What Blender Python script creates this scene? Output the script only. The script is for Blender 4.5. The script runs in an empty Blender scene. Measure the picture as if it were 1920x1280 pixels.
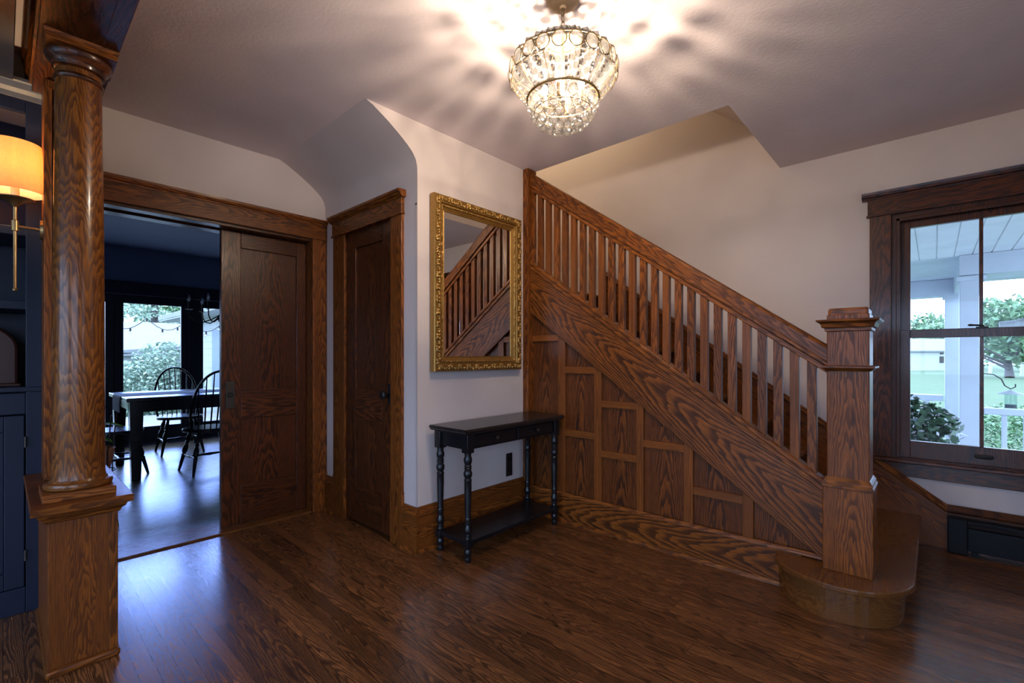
import bpy, bmesh, math, random
from mathutils import Vector, Matrix
random.seed(7)
C = bpy.context.scene.collection
SC = bpy.context.scene
PI = math.pi

# ------------------------------------------------------------------ camera, world, exposure
cam_d = bpy.data.cameras.new('camera'); cam = bpy.data.objects.new('camera', cam_d); C.objects.link(cam)
cam_d.sensor_width = 36.0
cam_d.lens = 869.0 / 1920.0 * 36.0
cam_d.shift_y = 28.0 / 1920.0
cam_d.clip_start = 0.05; cam_d.clip_end = 400
cam.location = (0, 0, 1.2)
cam.rotation_euler = (PI / 2, 0, math.radians(42.31 - 90))
SC.camera = cam

w = bpy.data.worlds.new('overcast_sky'); SC.world = w; w.use_nodes = True
bg = w.node_tree.nodes['Background']
bg.inputs['Color'].default_value = (0.47, 0.66, 1.0, 1)
bg.inputs['Strength'].default_value = 5.2

vs = SC.view_settings
SC.display_settings.display_device = 'sRGB'
vs.view_transform = 'Standard'; vs.look = 'None'; vs.gamma = 1.0; vs.use_curve_mapping = False
vs.exposure = 0.64
SC.cycles.use_denoising = True
SC.cycles.max_bounces = 10; SC.cycles.diffuse_bounces = 5; SC.cycles.glossy_bounces = 5
SC.cycles.transparent_max_bounces = 24; SC.cycles.transmission_bounces = 8
SC.cycles.sample_clamp_indirect = 6.0
SC.cycles.caustics_reflective = False; SC.cycles.caustics_refractive = False

def lamp(name, kind, loc, power, color, size=0.03, rot=(0, 0, 0), sy=None, portal=False):
    d = bpy.data.lights.new(name, kind); d.energy = power; d.color = color
    if kind == 'AREA':
        d.shape = 'RECTANGLE'; d.size = size; d.size_y = sy or size
        if portal: d.cycles.is_portal = True
    else:
        d.shadow_soft_size = size
    o = bpy.data.objects.new(name, d); C.objects.link(o); o.location = loc; o.rotation_euler = rot
    return o
# daylight portals in the window openings (sampling aid for the sky only, no light of their own)
lamp('window_portal', 'AREA', (4.17, -0.215, 1.30), 1, (1, 1, 1), 1.75, (0, PI / 2, 0), 0.95, True)
lamp('window_portal', 'AREA', (-4.17, 0.85, 1.35), 1, (1, 1, 1), 1.9, (0, -PI / 2, 0), 4.1, True)
lamp('window_portal', 'AREA', (1.45, 8.07, 1.08), 1, (1, 1, 1), 2.5, (-PI / 2, 0, 0), 1.9, True)
lamp('window_portal', 'AREA', (1.2, -1.75, 1.32), 1, (1, 1, 1), 0.6, (PI / 2, 0, 0), 1.65, True)
lamp('window_portal', 'AREA', (-1.85, -1.75, 1.32), 1, (1, 1, 1), 2.7, (PI / 2, 0, 0), 1.65, True)
sun_d = bpy.data.lights.new('hazy_sun', 'SUN'); sun_d.energy = 2.3; sun_d.angle = math.radians(22); sun_d.color = (0.17, 0.31, 1.0)
sun = bpy.data.objects.new('hazy_sun', sun_d); C.objects.link(sun); sun.location = (5, 30, 12)
sun.rotation_euler = Vector((-0.18, -1.0, -0.29)).to_track_quat('-Z', 'Y').to_euler()
UPPER_HALL_W, CHAND_W, SCONCE_W = 14, 12.5, 3.4
lamp('upper_hall_lamp', 'POINT', (3.3, 2.9, 4.1), UPPER_HALL_W, (1.0, 0.84, 0.54), 0.12)

# ------------------------------------------------------------------ materials
def nodes(name):
    m = bpy.data.materials.new(name); m.use_nodes = True
    nt = m.node_tree
    return m, nt, nt.nodes['Principled BSDF']
def N(nt, t, **k):
    n = nt.nodes.new(t)
    for a, b in k.items(): setattr(n, a, b)
    return n
def MATH(nt, op, a, b=None, c=None):
    n = nt.nodes.new('ShaderNodeMath'); n.operation = op
    for i, v in enumerate((a, b, c)):
        if v is None: continue
        if isinstance(v, (int, float)): n.inputs[i].default_value = v
        else: nt.links.new(v, n.inputs[i])
    return n.outputs[0]
def RAMP(nt, fac, stops):
    r = nt.nodes.new('ShaderNodeValToRGB'); nt.links.new(fac, r.inputs[0])
    e = r.color_ramp.elements
    while len(e) > 1: e.remove(e[0])
    e[0].position = stops[0][0]; e[0].color = (*stops[0][1], 1)
    for p, c in stops[1:]:
        x = e.new(p); x.color = (*c, 1)
    return r.outputs[0]
def COMB(nt, a, b, c):
    n = nt.nodes.new('ShaderNodeCombineXYZ')
    for i, v in enumerate((a, b, c)):
        if isinstance(v, (int, float)): n.inputs[i].default_value = v
        else: nt.links.new(v, n.inputs[i])
    return n.outputs[0]
def MIXC(nt, fac, a, b, mode='MIX'):
    n = nt.nodes.new('ShaderNodeMix'); n.data_type = 'RGBA'; n.blend_type = mode
    for i, v in ((0, fac), (6, a), (7, b)):
        if isinstance(v, (int, float)): n.inputs[i].default_value = v
        elif isinstance(v, tuple): n.inputs[i].default_value = (*v, 1)
        else: nt.links.new(v, n.inputs[i])
    return n.outputs[2]
def NOISE(nt, vec, scale, detail=2.0, rough=0.5):
    n = nt.nodes.new('ShaderNodeTexNoise'); nt.links.new(vec, n.inputs['Vector'])
    n.inputs['Scale'].default_value = scale; n.inputs['Detail'].default_value = detail; n.inputs['Roughness'].default_value = rough
    return n.outputs[0]

def oak_color(nt, a, b, l, u, rnd, light, dark, K=620.0, CL=7.0, A=5.0, vary=0.35, J=0.9):
    """plain-sawn oak: cathedral arches from u^2 + along-grain drift, plus pores"""
    ls = MATH(nt, 'MULTIPLY_ADD', rnd, 31.0, l)
    o = MATH(nt, 'MULTIPLY', rnd, 57.0)
    v1 = COMB(nt, MATH(nt, 'MULTIPLY_ADD', a, 7.0, o), MATH(nt, 'MULTIPLY', b, 7.0), MATH(nt, 'MULTIPLY', ls, 1.6))
    n1 = MATH(nt, 'SUBTRACT', NOISE(nt, v1, 1.0, 2.0, 0.5), 0.5)
    v2 = COMB(nt, MATH(nt, 'MULTIPLY_ADD', a, 60.0, o), MATH(nt, 'MULTIPLY', b, 60.0), MATH(nt, 'MULTIPLY', ls, 9.0))
    n2 = MATH(nt, 'SUBTRACT', NOISE(nt, v2, 1.0, 1.0), 0.5)
    uo = MATH(nt, 'ADD', u, MATH(nt, 'MULTIPLY', MATH(nt, 'SUBTRACT', rnd, 0.5), 0.06))
    f = MATH(nt, 'MULTIPLY', MATH(nt, 'MULTIPLY', uo, uo), K)
    f = MATH(nt, 'MULTIPLY_ADD', ls, CL, f)
    f = MATH(nt, 'MULTIPLY_ADD', n1, A * 2, f)
    f = MATH(nt, 'MULTIPLY_ADD', n2, J, f)
    ring = MATH(nt, 'FRACT', f)
    rc = RAMP(nt, ring, [(0.0, (0.0,) * 3), (0.28, (0.10,) * 3), (0.55, (0.80,) * 3), (0.9, (1.0,) * 3), (1.0, (0.0,) * 3)])
    v3 = COMB(nt, MATH(nt, 'MULTIPLY_ADD', a, 420.0, o), MATH(nt, 'MULTIPLY', b, 420.0), MATH(nt, 'MULTIPLY', ls, 14.0))
    pn = NOISE(nt, v3, 1.0, 1.0)
    pores = RAMP(nt, pn, [(0.38, (0.45,) * 3), (0.55, (1.0,) * 3)])
    v4 = COMB(nt, MATH(nt, 'MULTIPLY_ADD', a, 30.0, o), MATH(nt, 'MULTIPLY', b, 30.0), MATH(nt, 'MULTIPLY', ls, 2.5))
    blot = RAMP(nt, NOISE(nt, v4, 1.0, 2.0), [(0.3, (0.25,) * 3), (0.65, (1.0,) * 3)])
    fac = MATH(nt, 'MULTIPLY', MATH(nt, 'MULTIPLY_ADD', rc, 0.72, MATH(nt, 'MULTIPLY', blot, 0.28)), pores)
    col = MIXC(nt, fac, dark, light)
    br = MATH(nt, 'MULTIPLY_ADD', rnd, vary, 1.0 - vary / 2)
    col = MIXC(nt, 1.0, col, COMB(nt, br, br, br), 'MULTIPLY')
    return col, fac

_oak = {}
def oak(axis='z', tone='mid'):
    key = (axis, tone)
    if key in _oak: return _oak[key]
    light, dark, rough, vary, K, CL, A, J = {
        'mid':   ((0.300, 0.090, 0.0135), (0.050, 0.0140, 0.0045), 0.33, 0.30, 1000, 7.0, 3.4, 1.6),
        'fleck': ((0.250, 0.074, 0.0115), (0.070, 0.0200, 0.0058), 0.34, 0.15, 2200, 5.0, 7.0, 3.2),
        'bold':  ((0.310, 0.095, 0.0140), (0.018, 0.0056, 0.0030), 0.33, 0.10, 300, 8.0, 2.6, 0.8),
        'panel': ((0.220, 0.063, 0.0105), (0.018, 0.0056, 0.0030), 0.36, 0.25, 620, 6.0, 2.6, 1.0),
        'quarter': ((0.280, 0.085, 0.0130), (0.105, 0.0310, 0.0075), 0.34, 0.22, 5200, 1.2, 1.6, 0.6),
        'door':  ((0.135, 0.037, 0.0085), (0.016, 0.0050, 0.0032), 0.28, 0.30, 420, 6.0, 4.0, 1.5),
        'tread': ((0.220, 0.085, 0.0200), (0.100, 0.0350, 0.0100), 0.22, 0.15, 620, 7.0, 5.0, 0.9),
        'col':   ((0.290, 0.098, 0.0160), (0.060, 0.0180, 0.0055), 0.24, 0.10, 1500, 14.0, 7.0, 2.2)}[tone]
    m, nt, bs = nodes('oak_%s_grain_%s' % (tone, axis))
    tc = N(nt, 'ShaderNodeTexCoord'); sp = N(nt, 'ShaderNodeSeparateXYZ'); nt.links.new(tc.outputs['Object'], sp.inputs[0])
    sn = N(nt, 'ShaderNodeSeparateXYZ'); nt.links.new(tc.outputs['Normal'], sn.inputs[0])
    oi = N(nt, 'ShaderNodeObjectInfo')
    i = 'xyz'.index(axis); ja, jb = [k for k in range(3) if k != i]
    l = sp.outputs[i]; a = sp.outputs[ja]; b = sp.outputs[jb]
    na = MATH(nt, 'SUBTRACT', 1.0, MATH(nt, 'ABSOLUTE', sn.outputs[ja])); nb = MATH(nt, 'SUBTRACT', 1.0, MATH(nt, 'ABSOLUTE', sn.outputs[jb]))
    u = MATH(nt, 'ADD', MATH(nt, 'MULTIPLY', a, na), MATH(nt, 'MULTIPLY', b, nb))
    col, fac = oak_color(nt, a, b, l, u, oi.outputs['Random'], light, dark, K=K, CL=CL, A=A, vary=vary, J=J)
    nt.links.new(col, bs.inputs['Base Color'])
    nt.links.new(MATH(nt, 'MULTIPLY_ADD', fac, -0.10, rough + 0.08), bs.inputs['Roughness'])
    bs.inputs['Specular IOR Level'].default_value = 0.24
    bs.inputs['Coat Weight'].default_value = 0.18 if tone in ('col', 'door', 'tread') else 0.03; bs.inputs['Coat Roughness'].default_value = 0.12
    bp = N(nt, 'ShaderNodeBump'); bp.inputs['Strength'].default_value = 0.12; bp.inputs['Distance'].default_value = 0.002
    nt.links.new(fac, bp.inputs['Height']); nt.links.new(bp.outputs[0], bs.inputs['Normal'])
    _oak[key] = m
    return m

def floor_mat(name, axis, width, light, dark, rough, coat, vary):
    m, nt, bs = nodes(name)
    tc = N(nt, 'ShaderNodeTexCoord'); sp = N(nt, 'ShaderNodeSeparateXYZ'); nt.links.new(tc.outputs['Object'], sp.inputs[0])
    l, x = (sp.outputs[1], sp.outputs[0]) if axis == 'y' else (sp.outputs[0], sp.outputs[1])
    q = MATH(nt, 'DIVIDE', x, width); idx = MATH(nt, 'FLOOR', q)
    wn = N(nt, 'ShaderNodeTexWhiteNoise', noise_dimensions='1D'); nt.links.new(idx, wn.inputs['W'])
    lo = MATH(nt, 'MULTIPLY_ADD', wn.outputs[0], 7.3, l)
    ql = MATH(nt, 'DIVIDE', lo, 1.7); il = MATH(nt, 'FLOOR', ql)
    wn2 = N(nt, 'ShaderNodeTexWhiteNoise', noise_dimensions='2D'); nt.links.new(COMB(nt, idx, il, 0.0), wn2.inputs['Vector'])
    rnd = wn2.outputs[0]
    fr = MATH(nt, 'FRACT', q); u = MATH(nt, 'MULTIPLY', MATH(nt, 'SUBTRACT', fr, 0.5), width)
    col, fac = oak_color(nt, u, 0.0, l, u, rnd, light, dark, K=2300.0, CL=6.0, A=4.5, vary=vary, J=1.4)
    e = MATH(nt, 'MULTIPLY', MATH(nt, 'MINIMUM', fr, MATH(nt, 'SUBTRACT', 1.0, fr)), width)
    fl = MATH(nt, 'FRACT', ql); el = MATH(nt, 'MULTIPLY', MATH(nt, 'MINIMUM', fl, MATH(nt, 'SUBTRACT', 1.0, fl)), 1.7)
    gap = MATH(nt, 'GREATER_THAN', MATH(nt, 'MINIMUM', e, el), 0.0009)
    col = MIXC(nt, gap, (0.006, 0.003, 0.002), col)
    nt.links.new(col, bs.inputs['Base Color'])
    bs.inputs['Roughness'].default_value = rough
    nt.links.new(MATH(nt, 'MULTIPLY_ADD', fac, -0.10, rough + 0.06), bs.inputs['Roughness'])
    bs.inputs['Coat Weight'].default_value = coat; bs.inputs['Coat Roughness'].default_value = 0.2
    h = MATH(nt, 'MULTIPLY_ADD', gap, 1.5, MATH(nt, 'MULTIPLY', fac, 0.5))
    bp = N(nt, 'ShaderNodeBump'); bp.inputs['Strength'].default_value = 0.16; bp.inputs['Distance'].default_value = 0.002
    nt.links.new(h, bp.inputs['Height']); nt.links.new(bp.outputs[0], bs.inputs['Normal'])
    return m

def paint(name, col, rough=0.5, bump=0.0, bscale=60.0, var=0.06, metal=0.0, spec=0.5):
    m, nt, bs = nodes(name)
    tc = N(nt, 'ShaderNodeTexCoord')
    n = NOISE(nt, tc.outputs['Object'], 3.0, 3.0)
    c2 = tuple(min(1, c * (1 + var)) for c in col); c1 = tuple(c * (1 - var) for c in col)
    nt.links.new(RAMP(nt, n, [(0.3, c1), (0.7, c2)]), bs.inputs['Base Color'])
    bs.inputs['Roughness'].default_value = rough; bs.inputs['Metallic'].default_value = metal
    bs.inputs['Specular IOR Level'].default_value = spec
    if bump:
        nb = NOISE(nt, tc.outputs['Object'], bscale, 4.0, 0.6)
        bp = N(nt, 'ShaderNodeBump'); bp.inputs['Strength'].default_value = bump; bp.inputs['Distance'].default_value = 0.004
        nt.links.new(nb, bp.inputs['Height']); nt.links.new(bp.outputs[0], bs.inputs['Normal'])
    return m

def glass(name, tint=(1, 1, 1), gloss=0.06, rough=0.0):
    m = bpy.data.materials.new(name); m.use_nodes = True; nt = m.node_tree; nt.nodes.clear()
    out = N(nt, 'ShaderNodeOutputMaterial'); t = N(nt, 'ShaderNodeBsdfTransparent'); g = N(nt, 'ShaderNodeBsdfGlossy')
    t.inputs[0].default_value = (*tint, 1); g.inputs['Roughness'].default_value = rough
    f = N(nt, 'ShaderNodeFresnel'); f.inputs[0].default_value = 1.45
    mx = N(nt, 'ShaderNodeMixShader')
    nt.links.new(MATH(nt, 'MULTIPLY_ADD', f.outputs[0], 0.15, gloss - 0.055), mx.inputs[0])
    nt.links.new(t.outputs[0], mx.inputs[1]); nt.links.new(g.outputs[0], mx.inputs[2]); nt.links.new(mx.outputs[0], out.inputs[0])
    return m

def crystal_mat(name, clear=0.97, edge=0.42, diff=0.004):
    m = bpy.data.materials.new(name); m.use_nodes = True; nt = m.node_tree; nt.nodes.clear()
    out = N(nt, 'ShaderNodeOutputMaterial'); t = N(nt, 'ShaderNodeBsdfTransparent'); g = N(nt, 'ShaderNodeBsdfGlossy'); tr = N(nt, 'ShaderNodeBsdfTranslucent')
    g.inputs['Roughness'].default_value = 0.02
    tr.inputs[0].default_value = (0.9, 0.88, 0.85, 1)
    lw = N(nt, 'ShaderNodeLayerWeight'); lw.inputs[0].default_value = 0.45
    nt.links.new(RAMP(nt, lw.outputs['Facing'], [(0.2, (clear,) * 3), (0.95, (edge, edge * 0.95, edge * 0.88))]), t.inputs[0])
    m1 = N(nt, 'ShaderNodeMixShader'); m1.inputs[0].default_value = diff
    nt.links.new(t.outputs[0], m1.inputs[1]); nt.links.new(tr.outputs[0], m1.inputs[2])
    m2 = N(nt, 'ShaderNodeMixShader'); nt.links.new(MATH(nt, 'MULTIPLY_ADD', lw.outputs['Facing'], 0.30, 0.04), m2.inputs[0])
    nt.links.new(m1.outputs[0], m2.inputs[1]); nt.links.new(g.outputs[0], m2.inputs[2]); nt.links.new(m2.outputs[0], out.inputs[0])
    return m

def emit(name, col, s):
    m = bpy.data.materials.new(name); m.use_nodes = True; nt = m.node_tree; nt.nodes.clear()
    out = N(nt, 'ShaderNodeOutputMaterial'); e = N(nt, 'ShaderNodeEmission'); e.inputs[0].default_value = (*col, 1); e.inputs[1].default_value = s
    nt.links.new(e.outputs[0], out.inputs[0]); return m

def shade_mat():
    m = bpy.data.materials.new('orange_linen_shade'); m.use_nodes = True; nt = m.node_tree; nt.nodes.clear()
    out = N(nt, 'ShaderNodeOutputMaterial'); t = N(nt, 'ShaderNodeBsdfTranslucent'); d = N(nt, 'ShaderNodeBsdfDiffuse')
    tc = N(nt, 'ShaderNodeTexCoord'); n = NOISE(nt, tc.outputs['Object'], 90.0, 3.0)
    c = RAMP(nt, n, [(0.3, (0.84, 0.52, 0.25)), (0.7, (0.93, 0.62, 0.33))])
    nt.links.new(c, t.inputs[0]); d.inputs[0].default_value = (0.75, 0.55, 0.35, 1)
    mx = N(nt, 'ShaderNodeMixShader'); mx.inputs[0].default_value = 0.45
    nt.links.new(t.outputs[0], mx.inputs[1]); nt.links.new(d.outputs[0], mx.inputs[2]); nt.links.new(mx.outputs[0], out.inputs[0]); return m

def gold_mat(carved):
    m, nt, bs = nodes('carved_gilt' if carved else 'plain_gilt')
    tc = N(nt, 'ShaderNodeTexCoord')
    v = N(nt, 'ShaderNodeTexVoronoi'); nt.links.new(tc.outputs['Object'], v.inputs['Vector']); v.inputs['Scale'].default_value = 55
    n = NOISE(nt, tc.outputs['Object'], 45.0, 3.0)
    h = MATH(nt, 'ADD', MATH(nt, 'MULTIPLY', v.outputs['Distance'], 1.0), MATH(nt, 'MULTIPLY', n, 0.8))
    nt.links.new(RAMP(nt, h, [(0.25, (0.07, 0.032, 0.008)), (0.6, (0.34, 0.185, 0.045)), (0.95, (0.55, 0.33, 0.10))] if carved else
                      [(0.2, (0.23, 0.12, 0.028)), (0.9, (0.37, 0.205, 0.052))]), bs.inputs['Base Color'])
    bs.inputs['Metallic'].default_value = 0.75; bs.inputs['Roughness'].default_value = 0.42
    bp = N(nt, 'ShaderNodeBump'); bp.inputs['Strength'].default_value = 0.9 if carved else 0.15; bp.inputs['Distance'].default_value = 0.006
    nt.links.new(h, bp.inputs['Height']); nt.links.new(bp.outputs[0], bs.inputs['Normal']); return m

def leaf_mat(name, c1, c2, sc=3.0, rough=0.5):
    m, nt, bs = nodes(name)
    g = N(nt, 'ShaderNodeNewGeometry')
    n = NOISE(nt, g.outputs['Position'], sc, 2.0)
    ri = MATH(nt, 'MULTIPLY_ADD', g.outputs['Random Per Island'], 0.6, MATH(nt, 'MULTIPLY', n, 0.5))
    nt.links.new(RAMP(nt, ri, [(0.2, c1), (0.8, c2)]), bs.inputs['Base Color']); bs.inputs['Roughness'].default_value = rough
    return m

def mirror_mat():
    m, nt, bs = nodes('mirror_silver'); bs.inputs['Base Color'].default_value = (0.80, 0.82, 0.80, 1)
    bs.inputs['Metallic'].default_value = 1.0; bs.inputs['Roughness'].default_value = 0.0
    tc = N(nt, 'ShaderNodeTexCoord'); n = NOISE(nt, tc.outputs['Object'], 4.0)
    nt.links.new(RAMP(nt, n, [(0.3, (0.76, 0.78, 0.77)), (0.7, (0.80, 0.82, 0.81))]), bs.inputs['Base Color']); return m

M = dict(
    wall=paint('warm_grey_wall_paint', (0.66, 0.575, 0.545), 0.6, 0.10, 40, 0.03),
    ceil=paint('ceiling_plaster', (0.74, 0.65, 0.665), 0.7, 0.35, 55, 0.04),
    upper=paint('upper_wall_paint', (0.66, 0.575, 0.545), 0.6, 0.10, 40, 0.03),
    white=paint('white_trim_paint', (0.75, 0.73, 0.70), 0.4),
    navy=paint('navy_cabinet_paint', (0.012, 0.0155, 0.034), 0.42, 0.03, 30, 0.05, spec=0.3),
    navywall=paint('navy_wall_paint', (0.19, 0.235, 0.35), 0.6, 0.05, 40, 0.05),
    navytrim=paint('dark_navy_trim', (0.012, 0.015, 0.032), 0.4),
    leftwall=paint('left_room_wall', (0.50, 0.45, 0.41), 0.6),
    black=paint('black_painted_wood', (0.008, 0.008, 0.010), 0.27, 0.05, 50, 0.2, spec=0.35),
    blacktop=paint('black_table_top', (0.017, 0.014, 0.014), 0.25, 0.06, 40, 0.2),
    iron=paint('dark_iron', (0.015, 0.015, 0.016), 0.45, metal=0.4),
    bronze=paint('dark_bronze', (0.06, 0.05, 0.04), 0.42, metal=0.7),
    brass=paint('antique_brass', (0.42, 0.26, 0.11), 0.32, metal=0.9),
    rimgilt=paint('rim_gilt', (0.14, 0.095, 0.045), 0.6, metal=1.0), gilt=paint('chandelier_gilt', (0.30, 0.205, 0.10), 0.5, metal=1.0),
    outlet=paint('brown_outlet_plate', (0.018, 0.011, 0.010), 0.35),
    heater=paint('black_heater', (0.006, 0.006, 0.008), 0.5, spec=0.2),
    radio=paint('dark_walnut', (0.045, 0.012, 0.007), 0.25),
    porch=paint('white_porch_paint', (0.60, 0.64, 0.69), 0.5),
    porchceil=paint('porch_ceiling_paint', (0.76, 0.79, 0.79), 0.5),
    deck=paint('porch_deck', (0.46, 0.46, 0.47), 0.6),
    siding=paint('white_siding', (0.40, 0.41, 0.42), 0.6),
    roof=paint('grey_roof', (0.22, 0.23, 0.24), 0.8),
    grass=paint('lawn_grass', (0.060, 0.100, 0.034), 0.9, 0.3, 20, 0.15),
    patio=paint('patio_stone', (0.28, 0.27, 0.26), 0.8, 0.2, 8, 0.15),
    bounce_slab=paint('pale_bounce_slab', (0.58, 0.55, 0.52), 0.8, 0.1, 8, 0.08),  # pale colour for the unseen slabs added as light reflectors
    bark=paint('tree_bark', (0.07, 0.06, 0.055), 0.9, 0.5, 12, 0.2),
    leaf=leaf_mat('tree_leaves', (0.06, 0.12, 0.06), (0.20, 0.34, 0.16)),
    pine=leaf_mat('pine_needles', (0.16, 0.25, 0.18), (0.42, 0.52, 0.40)),
    shrub=leaf_mat('shrub_leaves', (0.025, 0.065, 0.035), (0.11, 0.20, 0.11), 8, 0.3),
    flower=leaf_mat('white_flowers', (0.6, 0.55, 0.62), (0.8, 0.8, 0.85), 8),
    bright_leaf=leaf_mat('bright_leaf', (0.08, 0.28, 0.03), (0.14, 0.42, 0.04), 8, 0.35),
    terracotta=paint('terracotta', (0.30, 0.14, 0.08), 0.8),
    cloth=paint('grey_runner', (0.30, 0.32, 0.38), 0.9, 0.2, 120),
    pane=glass('window_glass'), bulbglass=glass('bulb_glass', (0.9, 0.93, 1), 0.5), feederglass=glass('feeder_plastic', (0.75, 0.85, 0.85), 0.1),
    seed=paint('bird_seed', (0.10, 0.09, 0.09), 0.9),
    crystal=crystal_mat('crystal', diff=0.010), crystal2=crystal_mat('dimming_crystal', 0.40, 0.22, 0.010), ballc=crystal_mat('ball_crystal', 0.96, 0.30, 0.018), bulb=emit('warm_bulb', (1.0, 0.85, 0.62), 40.0), sbulb=emit('sconce_bulb', (1.0, 0.72, 0.38), 12.0),  # crown crystal is tinted dark to dim the bulbs' light on the ceiling
    shade=shade_mat(), carved=gold_mat(True), gilt_plain=gold_mat(False), mirror=mirror_mat(),
    floor=floor_mat('hall_oak_floor', 'y', 0.057, (0.310, 0.122, 0.040), (0.026, 0.0095, 0.0045), 0.27, 0.50, 0.65),
    dfloor=floor_mat('dining_floor', 'x', 0.057, (0.15, 0.115, 0.09), (0.06, 0.045, 0.035), 0.28, 0.30, 0.3),
)

# ------------------------------------------------------------------ mesh helpers
class MB:
    def __init__(s): s.bm = bmesh.new()
    def face(s, pts):
        try: return s.bm.faces.new([s.bm.verts.new(p) for p in pts])
        except ValueError: return None
    def box(s, x0, x1, y0, y1, z0, z1):
        v = [s.bm.verts.new(p) for p in ((x0,y0,z0),(x1,y0,z0),(x1,y1,z0),(x0,y1,z0),(x0,y0,z1),(x1,y0,z1),(x1,y1,z1),(x0,y1,z1))]
        for f in ((0,3,2,1),(4,5,6,7),(0,1,5,4),(1,2,6,5),(2,3,7,6),(3,0,4,7)): s.bm.faces.new([v[i] for i in f])
        return s
    def prism(s, pts, ax, a, b):
        """polygon pts (2d in the two other axes, in xyz order) extruded along axis ax from a to b"""
        def P(p, t):
            q = list(p); q.insert(ax, t); return q
        A = [s.bm.verts.new(P(p, a)) for p in pts]; B = [s.bm.verts.new(P(p, b)) for p in pts]
        n = len(pts)
        s.bm.faces.new(A[::-1]); s.bm.faces.new(B)
        for i in range(n): s.bm.faces.new([A[i], A[(i+1) % n], B[(i+1) % n], B[i]])
        return s
    def lathe(s, prof, c=(0, 0), seg=32, cap=True):
        """profile [(r,z)] round a vertical axis at c"""
        rings = []
        for r, z in prof:
            if r < 1e-6: rings.append([s.bm.verts.new((c[0], c[1], z))])
            else: rings.append([s.bm.verts.new((c[0] + r*math.cos(2*PI*k/seg), c[1] + r*math.sin(2*PI*k/seg), z)) for k in range(seg)])
        for A, B in zip(rings, rings[1:]):
            for k in range(seg):
                k2 = (k+1) % seg
                a0, a1 = A[k % len(A)], A[k2 % len(A)]; b0, b1 = B[k % len(B)], B[k2 % len(B)]
                q = []
                for v in (a0, a1, b1, b0):
                    if v not in q: q.append(v)
                if len(q) > 2:
                    try: s.bm.faces.new(q)
                    except ValueError: pass
        for R in (rings[0], rings[-1]):
            if cap and len(R) > 2:
                try: s.bm.faces.new(R)
                except ValueError: pass
        return s
    def tube(s, pts, rad, seg=10, cap=True):
        pts = [Vector(p) for p in pts]; n = len(pts)
        if isinstance(rad, (int, float)): rad = [rad] * n
        t0 = (pts[1] - pts[0]).normalized(); up = Vector((0, 0, 1)) if abs(t0.z) < 0.9 else Vector((1, 0, 0))
        side = t0.cross(up).normalized(); rings = []
        for i in range(n):
            t = (pts[min(i+1, n-1)] - pts[max(i-1, 0)]).normalized()
            side = (side - t * side.dot(t)).normalized(); nn = t.cross(side)
            rings.append([s.bm.verts.new(pts[i] + (side*math.cos(2*PI*k/seg) + nn*math.sin(2*PI*k/seg)) * rad[i]) for k in range(seg)])
        for A, B in zip(rings, rings[1:]):
            for k in range(seg): s.bm.faces.new([A[k], A[(k+1) % seg], B[(k+1) % seg], B[k]])
        if cap: s.bm.faces.new(rings[0][::-1]); s.bm.faces.new(rings[-1])
        return s
    def ring(s, c, R, r, axis=2, seg=40, sub=8, sx=1.0):
        P = []
        for k in range(seg):
            a = 2*PI*k/seg; row = []
            for j in range(sub):
                b = 2*PI*j/sub; q = [(R + r*math.cos(b))*math.cos(a)*sx, (R + r*math.cos(b))*math.sin(a), r*math.sin(b)]
                if axis == 0: q = [q[2], q[0], q[1]]
                if axis == 1: q = [q[0], q[2], q[1]]
                row.append(s.bm.verts.new((c[0]+q[0], c[1]+q[1], c[2]+q[2])))
            P.append(row)
        for k in range(seg):
            for j in range(sub): s.bm.faces.new([P[k][j], P[(k+1) % seg][j], P[(k+1) % seg][(j+1) % sub], P[k][(j+1) % sub]])
        return s
    def ball(s, c, r, sub=2, sc=(1, 1, 1)):
        m = Matrix.Translation(c) @ Matrix.Diagonal((*sc, 1))
        bmesh.ops.create_icosphere(s.bm, subdivisions=sub, radius=r, matrix=m); return s
    def leaves(s, c, rx, ry, rz, n, size, shell=0.4):
        for _ in range(n):
            d = Vector((random.gauss(0,1), random.gauss(0,1), random.gauss(0,1))).normalized() * (random.random() ** shell)
            p = Vector((c[0]+d.x*rx, c[1]+d.y*ry, c[2]+d.z*rz))
            a = Vector((random.gauss(0,1), random.gauss(0,1), random.gauss(0,0.7))).normalized()
            b = a.cross(Vector((random.gauss(0,1), random.gauss(0,1), random.gauss(0,1)))).normalized()
            L = size * random.uniform(0.6, 1.3)
            s.face([p - a*L, p + b*L*0.45 - a*L*0.1, p + a*L, p - b*L*0.45 - a*L*0.1])
        return s
    def molding(s, prof, path_a, path_b, up, out):
        """extrude a 2d profile [(out,up)] along a straight line a->b"""
        a, b, U, O = map(Vector, (path_a, path_b, up, out))
        A = [s.bm.verts.new(a + O*p + U*q) for p, q in prof]; B = [s.bm.verts.new(b + O*p + U*q) for p, q in prof]
        n = len(prof); s.bm.faces.new(A); s.bm.faces.new(B[::-1])
        for i in range(n): s.bm.faces.new([A[i], B[i], B[(i+1) % n], A[(i+1) % n]])
        return s

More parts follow.
